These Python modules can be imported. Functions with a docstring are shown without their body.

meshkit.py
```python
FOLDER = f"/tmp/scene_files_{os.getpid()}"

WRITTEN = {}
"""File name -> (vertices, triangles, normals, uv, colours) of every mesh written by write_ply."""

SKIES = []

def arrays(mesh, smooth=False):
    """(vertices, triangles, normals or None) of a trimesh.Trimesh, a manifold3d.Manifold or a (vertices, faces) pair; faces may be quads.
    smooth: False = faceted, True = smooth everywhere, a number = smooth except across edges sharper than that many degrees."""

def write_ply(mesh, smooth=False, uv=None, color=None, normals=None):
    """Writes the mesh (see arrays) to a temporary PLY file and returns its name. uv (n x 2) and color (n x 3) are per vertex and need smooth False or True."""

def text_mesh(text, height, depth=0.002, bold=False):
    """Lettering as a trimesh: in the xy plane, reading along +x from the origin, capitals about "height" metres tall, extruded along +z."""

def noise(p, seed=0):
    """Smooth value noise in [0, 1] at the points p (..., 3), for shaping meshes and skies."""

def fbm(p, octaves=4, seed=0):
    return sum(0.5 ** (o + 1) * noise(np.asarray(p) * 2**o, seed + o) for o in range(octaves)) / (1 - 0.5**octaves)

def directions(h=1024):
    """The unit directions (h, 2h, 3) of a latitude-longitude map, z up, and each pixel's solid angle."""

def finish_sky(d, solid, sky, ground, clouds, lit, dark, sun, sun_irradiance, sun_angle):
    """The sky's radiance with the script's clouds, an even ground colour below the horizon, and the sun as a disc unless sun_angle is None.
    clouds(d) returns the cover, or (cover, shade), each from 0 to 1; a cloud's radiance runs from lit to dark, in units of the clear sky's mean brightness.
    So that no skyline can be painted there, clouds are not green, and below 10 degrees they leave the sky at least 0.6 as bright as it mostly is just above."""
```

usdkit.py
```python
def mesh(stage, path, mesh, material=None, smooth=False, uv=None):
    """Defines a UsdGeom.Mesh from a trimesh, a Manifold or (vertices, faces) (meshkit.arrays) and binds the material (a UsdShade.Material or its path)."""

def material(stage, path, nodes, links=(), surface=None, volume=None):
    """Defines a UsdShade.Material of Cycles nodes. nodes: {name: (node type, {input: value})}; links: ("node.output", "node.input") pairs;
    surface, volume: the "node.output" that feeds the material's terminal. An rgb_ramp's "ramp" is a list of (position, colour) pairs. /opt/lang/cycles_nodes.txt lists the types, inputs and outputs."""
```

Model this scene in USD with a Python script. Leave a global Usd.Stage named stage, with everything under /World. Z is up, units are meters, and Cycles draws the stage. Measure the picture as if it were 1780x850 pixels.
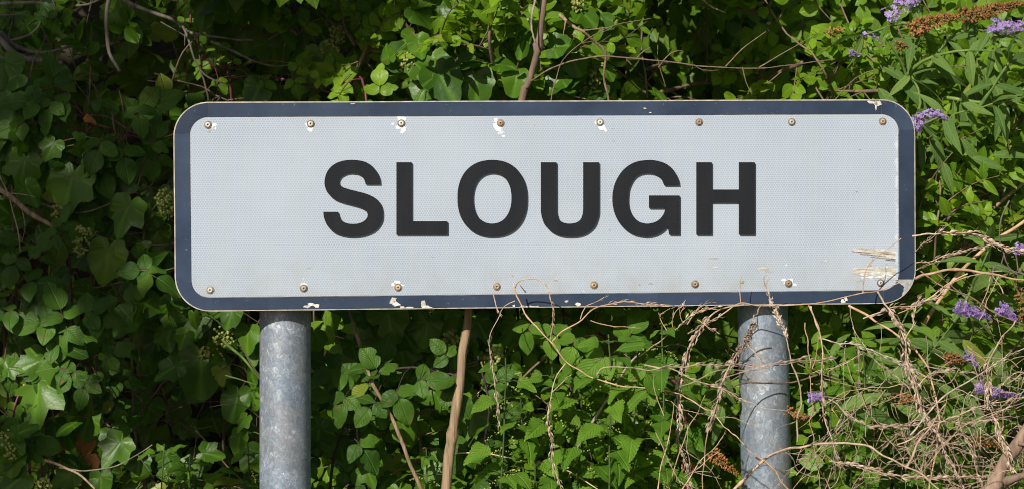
import math, zlib
import numpy as np, trimesh, usdkit, meshkit
from pxr import Usd, UsdGeom, UsdLux, UsdShade, Gf, Sdf, Vt
from shapely.geometry import Polygon, box as sbox
from shapely import affinity

stage = Usd.Stage.CreateInMemory()
UsdGeom.SetStageUpAxis(stage, 'Z'); UsdGeom.SetStageMetersPerUnit(stage, 1.0)
UsdGeom.Xform.Define(stage, '/World'); UsdGeom.Scope.Define(stage, '/World/Looks')
V = lambda *a: np.array(a, float)
def unit(a): a = np.asarray(a, float); return a / max(np.linalg.norm(a), 1e-9)

# ------------------------------------------------------------------ camera
CAM = V(0, -4, 1.5)
cam = UsdGeom.Camera.Define(stage, '/World/camera')
cam.AddTransformOp().Set(Gf.Matrix4d(1, 0, 0, 0, 0, 0, 1, 0, 0, -1, 0, 0, *CAM, 1))
cam.CreateHorizontalApertureAttr(36.0); cam.CreateFocalLengthAttr(36.0 * 4 / 1.78)
cam.CreateFStopAttr(9.0); cam.CreateFocusDistanceAttr(4.05)
cam.CreateExposureAttr(0.22)
cam.CreateClippingRangeAttr(Gf.Vec2f(0.05, 2000))
# ------------------------------------------------------------------ sky and sun
SUN = unit(V(-0.37, -0.78, 0.47))
usdkit.material(stage, '/World/Looks/sky', {
    's': ('sky_texture', {'sky_type': 'single_scattering', 'sun_disc': False, 'aerosol_density': 1.5, 'sun_elevation': math.asin(SUN[2]),
                          'sun_rotation': math.atan2(SUN[0], SUN[1])}),
    'b': ('background_shader', {'strength': 0.05})}, [('s.color', 'b.color')], surface='b.background')
dome = UsdLux.DomeLight.Define(stage, '/World/sky')
UsdShade.MaterialBindingAPI.Apply(dome.GetPrim()).Bind(UsdShade.Material.Get(stage, '/World/Looks/sky'))
dome.GetPrim().SetCustomDataByKey('kind', 'structure')
sun = UsdLux.DistantLight.Define(stage, '/World/sun')
sun.CreateIntensityAttr(1.2); sun.CreateAngleAttr(0.5); sun.CreateNormalizeAttr(True); sun.CreateColorAttr(Gf.Vec3f(1, .955, .88))
sx = unit(np.cross(V(0, 0, 1), SUN)); sy = np.cross(SUN, sx)
sun.AddTransformOp().Set(Gf.Matrix4d(*sx, 0, *sy, 0, *SUN, 0, 0, 0, 0, 1))

# ------------------------------------------------------------------ helpers
def P(px, py, y=0.0):
    """A point of the photograph at depth y behind the sign, in metres."""
    s = (4 + y) / 4000.0
    return V((px - 890) * s, y, 1.5 + (425 - py) * s)
def PX(p):
    s = 4000.0 / (4 + p[..., 1])
    return 890 + p[..., 0] * s, 425 - (p[..., 2] - 1.5) * s
def rng_of(name): return np.random.default_rng(zlib.crc32(name.encode()))
COUNT = {}
def free(parent, name):
    k = (parent, name); n = COUNT.get(k, 0); COUNT[k] = n + 1
    return f'{parent}/{name}' if n == 0 else f'{parent}/{name}_{n:03d}'
def tag(prim, label=None, cat=None, group=None, kind=None):
    for k, v in (('label', label), ('category', cat), ('group', group), ('kind', kind)):
        if v: prim.SetCustomDataByKey(k, v)
    return prim
def thing(name, label, cat, base=(0, 0, 0), group=None):
    x = UsdGeom.Xform.Define(stage, free('/World', name)); x.AddTranslateOp().Set(Gf.Vec3d(*map(float, base)))
    tag(x.GetPrim(), label, cat, group)
    x.base = np.asarray(base, float)
    return x
MATS = {}
def put(parent, name, v, f, mat, n=None, st=None, label=None, kind=None):
    """One Mesh prim; v in world metres, brought into the parent's frame."""
    base = getattr(parent, 'base', np.zeros(3)) if parent is not None else np.zeros(3)
    pth = str(parent.GetPath()) if parent is not None else '/World'
    m = UsdGeom.Mesh.Define(stage, free(pth, name))
    f = np.asarray(f, np.int32)
    m.CreatePointsAttr(Vt.Vec3fArray.FromNumpy((np.asarray(v) - base).astype(np.float32)))
    m.CreateFaceVertexCountsAttr(Vt.IntArray.FromNumpy(np.full(len(f), f.shape[1], np.int32)))
    m.CreateFaceVertexIndicesAttr(Vt.IntArray.FromNumpy(f.ravel()))
    m.CreateSubdivisionSchemeAttr('none')
    if n is not None:
        m.CreateNormalsAttr(Vt.Vec3fArray.FromNumpy(np.asarray(n).astype(np.float32))); m.SetNormalsInterpolation('vertex')
    if st is not None:
        UsdGeom.PrimvarsAPI(m).CreatePrimvar('st', Sdf.ValueTypeNames.TexCoord2fArray, 'vertex').Set(Vt.Vec2fArray.FromNumpy(np.asarray(st, np.float32)))
    UsdShade.MaterialBindingAPI.Apply(m.GetPrim()).Bind(MATS[mat])
    m.base = base
    tag(m.GetPrim(), label, kind=kind)
    return m
def vnorm(v, f):
    n = np.zeros_like(v)
    for k in range(1, f.shape[1] - 1):
        c = np.cross(v[f[:, k]] - v[f[:, 0]], v[f[:, k + 1]] - v[f[:, 0]])
        for j in (0, k, k + 1): np.add.at(n, f[:, j], c)
    return n / np.maximum(np.linalg.norm(n, axis=1, keepdims=True), 1e-12)
def put_tm(parent, name, tm, mat, smooth=35, **kw):
    v, f, n = meshkit.arrays(tm, smooth); return put(parent, name, v, f, mat, n, **kw)
class MB:
    def __init__(s): s.v, s.f, s.t, s.n = [], [], [], 0
    def add(s, v, f, st=None):
        s.v.append(np.asarray(v)); s.f.append(np.asarray(f) + s.n); s.n += len(v)
        s.t.append(np.zeros((len(v), 2)) if st is None else st)
    def build(s, parent, name, mat, smooth=True, **kw):
        if not s.v: return None
        v = np.vstack(s.v); f = np.vstack(s.f)
        return put(parent, name, v, f, mat, vnorm(v, f) if smooth else None, np.vstack(s.t), **kw)
def curve(pts, step=0.012, wob=0, rng=None):
    """Catmull-Rom through points, resampled."""
    p = np.asarray(pts, float)
    if len(p) > 2:
        q = np.vstack([2 * p[0] - p[1], p, 2 * p[-1] - p[-2]]); out = []
        for i in range(1, len(q) - 2):
            m = max(2, int(np.linalg.norm(q[i + 1] - q[i]) / step)); t = np.linspace(0, 1, m, endpoint=False)[:, None]
            a, b, c, d = q[i - 1], q[i], q[i + 1], q[i + 2]
            out.append(.5 * (2 * b + (c - a) * t + (2 * a - 5 * b + 4 * c - d) * t**2 + (3 * b - a - 3 * c + d) * t**3))
        p = np.vstack(out + [p[-1:]])
    else:
        m = max(3, int(np.linalg.norm(p[1] - p[0]) / step)); p = p[0] + (p[1] - p[0]) * np.linspace(0, 1, m)[:, None]
    if wob:
        w = rng.normal(0, 1, (len(p), 3)); k = np.hanning(7); k /= k.sum()
        w = np.stack([np.convolve(np.pad(w[:, i], 3, 'edge'), k, 'valid') for i in range(3)], 1)
        p = p + w * wob
    return p
def tube(p, r, sides=6):
    p = np.asarray(p, float); n = len(p); r = np.broadcast_to(np.asarray(r, float), n) if np.ndim(r) < 1 or len(np.atleast_1d(r)) != n else np.asarray(r)
    t = np.gradient(p, axis=0); t /= np.maximum(np.linalg.norm(t, axis=1, keepdims=True), 1e-9)
    a = np.cross(t[0], V(.3, 1, .2)); a = unit(a); rings = []
    ang = np.linspace(0, 2 * np.pi, sides, endpoint=False)
    for i in range(n):
        a = unit(a - t[i] * (a @ t[i])); b = np.cross(t[i], a)
        rings.append(p[i] + r[i] * (np.cos(ang)[:, None] * a + np.sin(ang)[:, None] * b))
    v = np.vstack(rings + [p[:1], p[-1:]]); f = []
    for i in range(n - 1):
        for k in range(sides):
            k2 = (k + 1) % sides
            f += [(i * sides + k, i * sides + k2, (i + 1) * sides + k2), (i * sides + k, (i + 1) * sides + k2, (i + 1) * sides + k)]
    e0, e1 = n * sides, n * sides + 1
    for k in range(sides):
        k2 = (k + 1) % sides
        f += [(e0, k2, k), (e1, (n - 1) * sides + k, (n - 1) * sides + k2)]
    st = np.vstack([np.stack([np.full(sides, 0.5), np.full(sides, i * 0.05)], 1) for i in range(n)] + [np.zeros((2, 2))])
    return v, np.array(f), st

# ------------------------------------------------------------------ materials
def mat(name, nodes, links, surface): MATS[name] = usdkit.material(stage, f'/World/Looks/{name}', nodes, links, surface=surface)
def simple(name, c1, c2, scale=30, rough=.6, bump=0.3, bscale=None, metallic=0, spec=.4, stretch=(1, 1, 1), detail=4, lo=.35, hi=.65):
    mat(name, {
        'tc': ('texture_coordinate', {}), 'mp': ('mapping', {'scale': stretch}),
        'n': ('noise_texture', {'scale': scale, 'detail': detail, 'roughness': .6}),
        'r': ('rgb_ramp', {'ramp': [(lo, c1), (hi, c2)]}),
        'oi': ('object_info', {}), 'mr': ('map_range', {'from_min': 0, 'from_max': 1, 'to_min': .75, 'to_max': 1.25}),
        'hs': ('hsv', {}),
        'n2': ('noise_texture', {'scale': bscale or scale * 3, 'detail': 3}),
        'b': ('bump', {'strength': bump, 'distance': .002}),
        'p': ('principled_bsdf', {'roughness': rough, 'metallic': metallic, 'specular_ior_level': spec})},
        [('tc.object', 'mp.vector'), ('mp.vector', 'n.vector'), ('n.fac', 'r.fac'), ('r.color', 'hs.color'), ('oi.random', 'mr.value'), ('mr.result', 'hs.value'),
         ('hs.color', 'p.base_color'), ('mp.vector', 'n2.vector'), ('n2.fac', 'b.height'), ('b.normal', 'p.normal')], 'p.BSDF')
def leafmat(name, dark, light, rough=.4, spec=.5, trans=.3, nveins=7, slope=.75, vein=.35, bump=.5, palm=False, spots=0.0, tint=(1.6, 1.5, .5), yellow=.0):
    """Leaf blade: tone varies leaf by leaf and over the blade, paler veins, paler underside, some light through."""
    nd = {
        'uv': ('uvmap', {'attribute': 'st'}), 'xy': ('separate_xyz', {}), 'geo': ('geometry', {}), 'oi': ('object_info', {}),
        'sb': ('math', {'math_type': 'subtract', 'value2': .5}), 'ab': ('math', {'math_type': 'absolute'}),
        'm1': ('math', {'math_type': 'multiply', 'value2': slope * 2}), 's1': ('math', {'math_type': 'subtract'}),
        'm2': ('math', {'math_type': 'multiply', 'value2': float(nveins)}), 'fr': ('math', {'math_type': 'pingpong', 'value2': .5}),
        'v1': ('map_range', {'from_min': 0, 'from_max': .10, 'to_min': 1, 'to_max': 0, 'clamp': True}),
        'v2': ('map_range', {'from_min': 0, 'from_max': .035, 'to_min': 1, 'to_max': 0, 'clamp': True}),
        'vm': ('math', {'math_type': 'maximum'}),
        'ra': ('math', {'math_type': 'add'}), 'rf': ('math', {'math_type': 'fraction'}),
        'n': ('noise_texture', {'scale': 22, 'detail': 3}), 'tn': ('math', {'math_type': 'multiply_add', 'value2': .55}),
        'tm': ('math', {'math_type': 'multiply', 'value2': .55}),
        'r': ('rgb_ramp', {'ramp': [(.2, dark), (.8, light)]}),
        'vc': ('mix', {'mix_type': 'mix', 'color2': tuple(min(1, c * 2.2 + .015) for c in light)}), 'vf': ('math', {'math_type': 'multiply', 'value2': vein}),
        'bk': ('mix', {'mix_type': 'mix', 'color2': tuple(c * 1.25 + .012 for c in light)}), 'bf': ('math', {'math_type': 'multiply', 'value2': .6}),
        'sn': ('noise_texture', {'scale': 75, 'detail': 2}), 'sr': ('map_range', {'from_min': .70 - spots, 'from_max': .76 - spots, 'to_min': 0, 'to_max': .8, 'clamp': True}),
        'sc': ('mix', {'mix_type': 'mix', 'color2': (.16, .10, .035)}),
        'yg': ('map_range', {'from_min': .985 - yellow, 'from_max': .99 - yellow * .6, 'to_min': 0, 'to_max': .75, 'clamp': True}), 'yc': ('mix', {'color2': (.22, .26, .03)}),
        'hm': ('math', {'math_type': 'multiply_add', 'value2': -1.0}), 'hn': ('noise_texture', {'scale': 160, 'detail': 2}),
        'b': ('bump', {'strength': bump, 'distance': .0015}),
        'p': ('principled_bsdf', {'roughness': rough, 'specular_ior_level': spec}),
        'tc': ('mix', {'mix_type': 'multiply', 'fac': 1.0, 'color2': tint}),
        't': ('translucent_bsdf', {}), 'mx': ('mix_closure', {'fac': trans})}
    ln = [('uv.UV', 'xy.vector'), ('xy.x', 'sb.value1'), ('sb.value', 'ab.value1'), ('fr.value', 'v1.value'), ('ab.value', 'v2.value'),
          ('v1.result', 'vm.value1'), ('v2.result', 'vm.value2'),
          ('oi.random', 'ra.value1'), ('geo.random_per_island', 'ra.value2'), ('ra.value', 'rf.value1'), ('rf.value', 'tm.value1'),
          ('geo.position', 'n.vector'), ('n.fac', 'tn.value1'), ('tm.value', 'tn.value3'), ('tn.value', 'r.fac'),
          ('r.color', 'vc.color1'), ('vm.value', 'vf.value1'), ('vf.value', 'vc.fac'), ('vc.color', 'bk.color1'), ('geo.backfacing', 'bf.value1'), ('bf.value', 'bk.fac'),
          ('geo.position', 'sn.vector'), ('sn.fac', 'sr.value'), ('sr.result', 'sc.fac'), ('bk.color', 'yc.color1'), ('rf.value', 'yg.value'), ('yg.result', 'yc.fac'), ('yc.color', 'sc.color1'),
          ('geo.position', 'hn.vector'), ('vm.value', 'hm.value1'), ('hn.fac', 'hm.value3'), ('hm.value', 'b.height'), ('b.normal', 'p.normal'),
          ('sc.color', 'p.base_color'), ('sc.color', 'tc.color1'), ('tc.color', 't.color'), ('p.BSDF', 'mx.closure1'), ('t.BSDF', 'mx.closure2')]
    if palm: ln += [('ab.value', 'm2.value1'), ('m2.value', 'fr.value1')]
    else: ln += [('ab.value', 'm1.value1'), ('xy.y', 's1.value1'), ('m1.value', 's1.value2'), ('s1.value', 'm2.value1'), ('m2.value', 'fr.value1')]
    mat(name, nd, ln, 'mx.closure')
leafmat('ivy_leaf', (.026, .074, .006), (.078, .170, .010), rough=.38, spec=.30, trans=.28, nveins=4.5, palm=True, vein=.34, bump=.35, yellow=.006, spots=.01)
leafmat('bramble_leaf', (.030, .082, .009), (.078, .170, .016), rough=.50, spec=.28, trans=.28, nveins=8, vein=.25, bump=1.0, spots=.05, yellow=.012)
leafmat('privet_leaf', (.075, .168, .008), (.195, .325, .016), rough=.42, spec=.32, trans=.38, nveins=5, vein=.2, bump=.4, spots=.02, yellow=.03)
leafmat('nettle_leaf', (.056, .148, .011), (.140, .265, .024), rough=.55, spec=.22, trans=.36, nveins=7, vein=.28, bump=1.0, yellow=.008)
leafmat('buddleia_leaf', (.078, .150, .034), (.155, .245, .056), rough=.62, spec=.16, trans=.32, nveins=9, vein=.10, bump=.6, tint=(1.4, 1.5, .6), yellow=.012)
leafmat('hedge_leaf', (.040, .092, .007), (.125, .215, .014), rough=.46, spec=.24, trans=.32, nveins=5, vein=.15, bump=.3, yellow=.02)
leafmat('dead_leaf', (.13, .05, .018), (.26, .11, .035), rough=.7, spec=.2, trans=.15, nveins=6, vein=.2, bump=.8, tint=(1.2, 1, .8))
leafmat('tree_leaf', (.03, .09, .02), (.06, .15, .03), rough=.5, trans=.12)
leafmat('petal', (.27, .165, .46), (.50, .37, .71), rough=.6, spec=.2, trans=.3, vein=0, bump=0, tint=(1.2, 1.1, 1.2))
simple('petal_throat', (.30, .15, .30), (.50, .27, .34), 60, .7)
simple('rust_floret', (.16, .065, .02), (.36, .165, .055), 140, .85, .5, lo=.4, hi=.6)
simple('umbel_bud', (.15, .19, .045), (.36, .36, .085), 200, .6)
simple('green_stem', (.05, .12, .02), (.15, .20, .04), 40, .6)
simple('nettle_stem', (.025, .06, .012), (.075, .10, .028), 40, .7)
simple('red_cane', (.075, .018, .024), (.17, .045, .05), 40, .5)
simple('dark_cane', (.018, .014, .014), (.05, .030, .028), 40, .6)
simple('twig_bark', (.085, .055, .035), (.20, .14, .09), 60, .8, .6, stretch=(1, 1, .3))
simple('grey_bark', (.085, .072, .058), (.22, .19, .155), 50, .85, .7, stretch=(1, 1, .25))
simple('brown_bark', (.12, .075, .05), (.26, .18, .13), 90, .8, .8, stretch=(1, 1, .12), lo=.3, hi=.7)
simple('tan_stick', (.13, .083, .045), (.40, .28, .17), 120, .8, 1.0, stretch=(1, 1, .06), lo=.3, hi=.7)
simple('straw', (.28, .18, .11), (.56, .42, .30), 90, .75, .5, stretch=(1, 1, .4))
simple('orange_straw', (.34, .20, .105), (.58, .39, .245), 60, .65, .4)
simple('grey_straw', (.24, .185, .14), (.52, .43, .35), 90, .85, .6, stretch=(1, 1, .4))
simple('seed_husk', (.27, .18, .12), (.64, .50, .38), 120, .8, .4, lo=.3, hi=.7)
simple('soil', (.016, .012, .008), (.045, .033, .022), 8, .95, 1.0)
simple('verge', (.040, .045, .028), (.065, .068, .045), 3, .9, .8)
# sign materials
mat('white_sheet', {
    'uv': ('uvmap', {'attribute': 'st'}),
    # hexagonal cells: nearest of two rectangular lattices
    'sc': ('vector_math', {'math_type': 'scale', 'scale': 1 / .0043}),
    'q1': ('vector_math', {'math_type': 'divide', 'vector2': (1, 1.7320508, 1)}), 'f1': ('vector_math', {'math_type': 'fraction'}),
    'c1': ('vector_math', {'math_type': 'subtract', 'vector2': (.5, .5, 0)}), 'g1': ('vector_math', {'math_type': 'multiply', 'vector2': (1, 1.7320508, 0)}), 'a1': ('vector_math', {'math_type': 'absolute'}),
    'of': ('vector_math', {'math_type': 'add', 'vector2': (.5, .8660254, 0)}),
    'q2': ('vector_math', {'math_type': 'divide', 'vector2': (1, 1.7320508, 1)}), 'f2': ('vector_math', {'math_type': 'fraction'}),
    'c2': ('vector_math', {'math_type': 'subtract', 'vector2': (.5, .5, 0)}), 'g2': ('vector_math', {'math_type': 'multiply', 'vector2': (1, 1.7320508, 0)}), 'a2': ('vector_math', {'math_type': 'absolute'}),
    'd1': ('vector_math', {'math_type': 'dot_product', 'vector2': (.5, .8660254, 0)}), 'x1': ('separate_xyz', {}), 'h1': ('math', {'math_type': 'maximum'}),
    'd2': ('vector_math', {'math_type': 'dot_product', 'vector2': (.5, .8660254, 0)}), 'x2': ('separate_xyz', {}), 'h2': ('math', {'math_type': 'maximum'}),
    'mn': ('math', {'math_type': 'minimum'}),
    'ed': ('map_range', {'from_min': .34, 'from_max': .46, 'to_min': 0, 'to_max': 1, 'clamp': True}),
    'nb': ('noise_texture', {'scale': 5, 'detail': 4, 'roughness': .6}), 'cr': ('rgb_ramp', {'ramp': [(.3, (.282, .325, .393)), (.7, (.352, .397, .462))]}),
    'wn': ('voronoi_texture', {'scale': 210, 'randomness': 1}),
    'mc': ('mix', {'color2': (.465, .528, .598)}),
    'st': ('noise_texture', {'scale': 34, 'detail': 6, 'roughness': .7}), 'sr': ('map_range', {'from_min': .64, 'from_max': .76, 'to_min': 0, 'to_max': .6, 'clamp': True}),
    'md': ('mix', {'color2': (.52, .46, .36)}),
    'ns': ('mapping', {'scale': (40, 2, 1)}), 'n3': ('noise_texture', {'scale': 1, 'detail': 3}), 'sr3': ('map_range', {'from_min': .4, 'from_max': .75, 'to_min': 0, 'to_max': .28, 'clamp': True}),
    'ms': ('mix', {'color2': (.40, .41, .40)}),
    'uz': ('separate_xyz', {}), 'gv': ('map_range', {'from_min': -.075, 'from_max': -.165, 'to_min': 0, 'to_max': 1, 'clamp': True}), 'gn': ('noise_texture', {'scale': 26, 'detail': 6, 'roughness': .7}), 'gr1': ('map_range', {'from_min': .42, 'from_max': .70, 'to_min': .05, 'to_max': .55, 'clamp': True}), 'gr2': ('math', {'math_type': 'multiply'}), 'mg': ('mix', {'color2': (.30, .29, .235)}),
    'n4': ('noise_texture', {'scale': 9, 'detail': 2}),
    'b': ('bump', {'strength': .25, 'distance': .001}),
    'p': ('principled_bsdf', {'roughness': .42, 'specular_ior_level': .35})},
    [('uv.UV', 'sc.vector1'), ('sc.vector', 'q1.vector1'), ('q1.vector', 'f1.vector1'), ('f1.vector', 'c1.vector1'), ('c1.vector', 'g1.vector1'), ('g1.vector', 'a1.vector1'),
     ('sc.vector', 'of.vector1'), ('of.vector', 'q2.vector1'), ('q2.vector', 'f2.vector1'), ('f2.vector', 'c2.vector1'), ('c2.vector', 'g2.vector1'), ('g2.vector', 'a2.vector1'),
     ('a1.vector', 'd1.vector1'), ('a1.vector', 'x1.vector'), ('x1.x', 'h1.value1'), ('d1.value', 'h1.value2'),
     ('a2.vector', 'd2.vector1'), ('a2.vector', 'x2.vector'), ('x2.x', 'h2.value1'), ('d2.value', 'h2.value2'),
     ('h1.value', 'mn.value1'), ('h2.value', 'mn.value2'), ('mn.value', 'ed.value'), ('uv.UV', 'nb.vector'), ('nb.fac', 'cr.fac'), ('cr.color', 'mc.color1'), ('ed.result', 'mc.fac'),
     ('uv.UV', 'st.vector'), ('st.fac', 'sr.value'), ('sr.result', 'md.fac'), ('mc.color', 'md.color1'),
     ('uv.UV', 'ns.vector'), ('ns.vector', 'n3.vector'), ('n3.fac', 'sr3.value'), ('sr3.result', 'ms.fac'), ('md.color', 'ms.color1'),
     ('uv.UV', 'uz.vector'), ('uz.y', 'gv.value'), ('uv.UV', 'gn.vector'), ('gn.fac', 'gr1.value'), ('gv.result', 'gr2.value1'), ('gr1.result', 'gr2.value2'), ('gr2.value', 'mg.fac'), ('ms.color', 'mg.color1'), ('mg.color', 'p.base_color'), ('uv.UV', 'n4.vector'), ('n4.fac', 'b.height'), ('b.normal', 'p.normal')], 'p.BSDF')
mat('black_letter', {
    'tc': ('texture_coordinate', {}), 'v': ('voronoi_texture', {'scale': 230, 'randomness': .2}), 'r': ('rgb_ramp', {'ramp': [(.2, (.011, .0125, .015)), (.7, (.017, .018, .021))]}),
    'p': ('principled_bsdf', {'roughness': .65, 'specular_ior_level': .12})}, [('tc.object', 'v.vector'), ('v.distance', 'r.fac'), ('r.color', 'p.base_color')], 'p.BSDF')
mat('navy_tape', {
    'tc': ('texture_coordinate', {}), 'n': ('noise_texture', {'scale': 9, 'detail': 6, 'roughness': .65}),
    'r': ('rgb_ramp', {'ramp': [(.3, (.016, .027, .051)), (.7, (.036, .054, .090))]}),
    'n2': ('noise_texture', {'scale': 260, 'detail': 2}), 'sp': ('map_range', {'from_min': .73, 'from_max': .77, 'to_min': 0, 'to_max': .6, 'clamp': True}),
    'mx': ('mix', {'color2': (.34, .34, .32)}), 'oi': ('object_info', {}), 'mr': ('map_range', {'to_min': .8, 'to_max': 1.3}), 'hs': ('hsv', {}),
    'mp': ('mapping', {'scale': (1, 1, 60)}), 'n3': ('noise_texture', {'scale': 6, 'detail': 3}), 'b': ('bump', {'strength': .15, 'distance': .001}),
    'p': ('principled_bsdf', {'roughness': .5, 'specular_ior_level': .22})},
    [('tc.object', 'n.vector'), ('n.fac', 'r.fac'), ('tc.object', 'n2.vector'), ('n2.fac', 'sp.value'), ('sp.result', 'mx.fac'), ('r.color', 'mx.color1'), ('mx.color', 'hs.color'),
     ('oi.random', 'mr.value'), ('mr.result', 'hs.value'), ('hs.color', 'p.base_color'), ('tc.object', 'mp.vector'), ('mp.vector', 'n3.vector'), ('n3.fac', 'b.height'), ('b.normal', 'p.normal')], 'p.BSDF')
mat('galvanised', {
    'tc': ('texture_coordinate', {}), 'mp': ('mapping', {'scale': (1, 1, .75)}),
    'dn': ('noise_texture', {'scale': 70, 'detail': 3}), 'dm': ('mix', {'mix_type': 'linear_light', 'fac': .012}),
    'v': ('voronoi_texture', {'scale': 110, 'randomness': 1}), 'vs': ('separate_color', {}),
    'v2': ('voronoi_texture', {'scale': 330, 'randomness': 1}), 'vs2': ('separate_color', {}),
    'n': ('noise_texture', {'scale': 7, 'detail': 5, 'roughness': .65}),
    'a': ('math', {'math_type': 'multiply_add', 'value2': .22}), 'a0': ('math', {'math_type': 'multiply_add', 'value2': .30}), 'nn': ('math', {'math_type': 'multiply', 'value2': .60}),
    'r': ('rgb_ramp', {'ramp': [(.25, (.135, .17, .215)), (.50, (.20, .24, .29)), (.66, (.27, .31, .36)), (.74, (.33, .37, .415)), (.80, (.50, .53, .55))]}),
    'rn': ('noise_texture', {'scale': 120, 'detail': 2}), 'rr': ('map_range', {'from_min': .72, 'from_max': .76, 'to_min': 0, 'to_max': .8, 'clamp': True}), 'rm': ('mix', {'color2': (.33, .13, .04)}),
    'gn': ('noise_texture', {'scale': 9, 'detail': 5}), 'gr': ('map_range', {'from_min': .45, 'from_max': .70, 'to_min': 0, 'to_max': .6, 'clamp': True}), 'gm': ('mix', {'color2': (.22, .19, .155)}),
    'b': ('bump', {'strength': .04, 'distance': .001}),
    'p': ('principled_bsdf', {'roughness': .5, 'metallic': .30, 'specular_ior_level': .4})},
    [('tc.object', 'mp.vector'), ('mp.vector', 'dn.vector'), ('mp.vector', 'dm.color1'), ('dn.color', 'dm.color2'), ('dm.color', 'v.vector'), ('v.color', 'vs.color'), ('dm.color', 'v2.vector'), ('v2.color', 'vs2.color'),
     ('mp.vector', 'n.vector'), ('n.fac', 'nn.value1'), ('vs2.color', 'a0.value1') if False else ('vs2.r', 'a0.value1'), ('nn.value', 'a0.value3'), ('vs.r', 'a.value1'), ('a0.value', 'a.value3'), ('a.value', 'r.fac'),
     ('tc.object', 'rn.vector'), ('rn.fac', 'rr.value'), ('rr.result', 'rm.fac'), ('tc.object', 'gn.vector'), ('gn.fac', 'gr.value'), ('gr.result', 'gm.fac'), ('r.color', 'gm.color1'), ('gm.color', 'rm.color1'), ('rm.color', 'p.base_color'),
     ('a.value', 'b.height'), ('b.normal', 'p.normal')], 'p.BSDF')
simple('panel_edge', (.33, .27, .21), (.56, .51, .44), 60, .6, .2)
simple('bare_metal', (.36, .36, .35), (.60, .59, .56), 90, .6, .5, metallic=.2)
simple('paint_chip', (.50, .42, .31), (.78, .75, .70), 160, .8, .6)
simple('white_patch', (.66, .66, .66), (.82, .82, .81), 120, .7, .2)
simple('worn_patch', (.27, .23, .17), (.60, .575, .51), 130, .8, .4, stretch=(.3, 1, 2))
simple('clear_lip', (.40, .46, .53), (.56, .62, .68), 60, .2, .1)
simple('rivet_dome', (.36, .20, .10), (.58, .43, .29), 150, .5, .4, metallic=.2)
simple('rivet_pale', (.42, .36, .28), (.62, .57, .49), 150, .5, .4, metallic=.2)
simple('rivet_washer', (.13, .10, .075), (.27, .22, .17), 200, .6, .3, metallic=.3)
simple('rivet_hole', (.02, .014, .01), (.05, .035, .02), 200, .9, .1)
simple('channel', (.4, .41, .42), (.5, .5, .5), 40, .5, .1, metallic=.5)

# ================================================================== ground behind and around
def sheet(name, x0, x1, y0, y1, nx, ny, fz, m, kind='structure', label=None):
    X, Y = np.meshgrid(np.linspace(x0, x1, nx), np.linspace(y0, y1, ny)); v = np.stack([X, Y, fz(X, Y)], -1).reshape(-1, 3)
    i = (np.arange(ny - 1)[:, None] * nx + np.arange(nx - 1)).ravel(); f = np.stack([i, i + 1, i + nx + 1, i + nx], 1)
    return put(None, name, v, f, m, vnorm(v, f), kind=kind, label=label)
sheet('ground', -300, 300, -300, 300, 61, 61, lambda x, y: 0 * x, 'verge')
def bankz(x, y):
    t = np.clip((y - 1.25) / 1.3, 0, 1); n = meshkit.fbm(np.stack([x * 1.5, y * 1.5, 0 * x], -1), 3, 4)
    return .004 + t**.7 * (3.3 + .5 * n) - (y > 6) * (y - 6) * .35
sheet('bank', -9, 9, 1.15, 14, 90, 70, bankz, 'soil')

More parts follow.
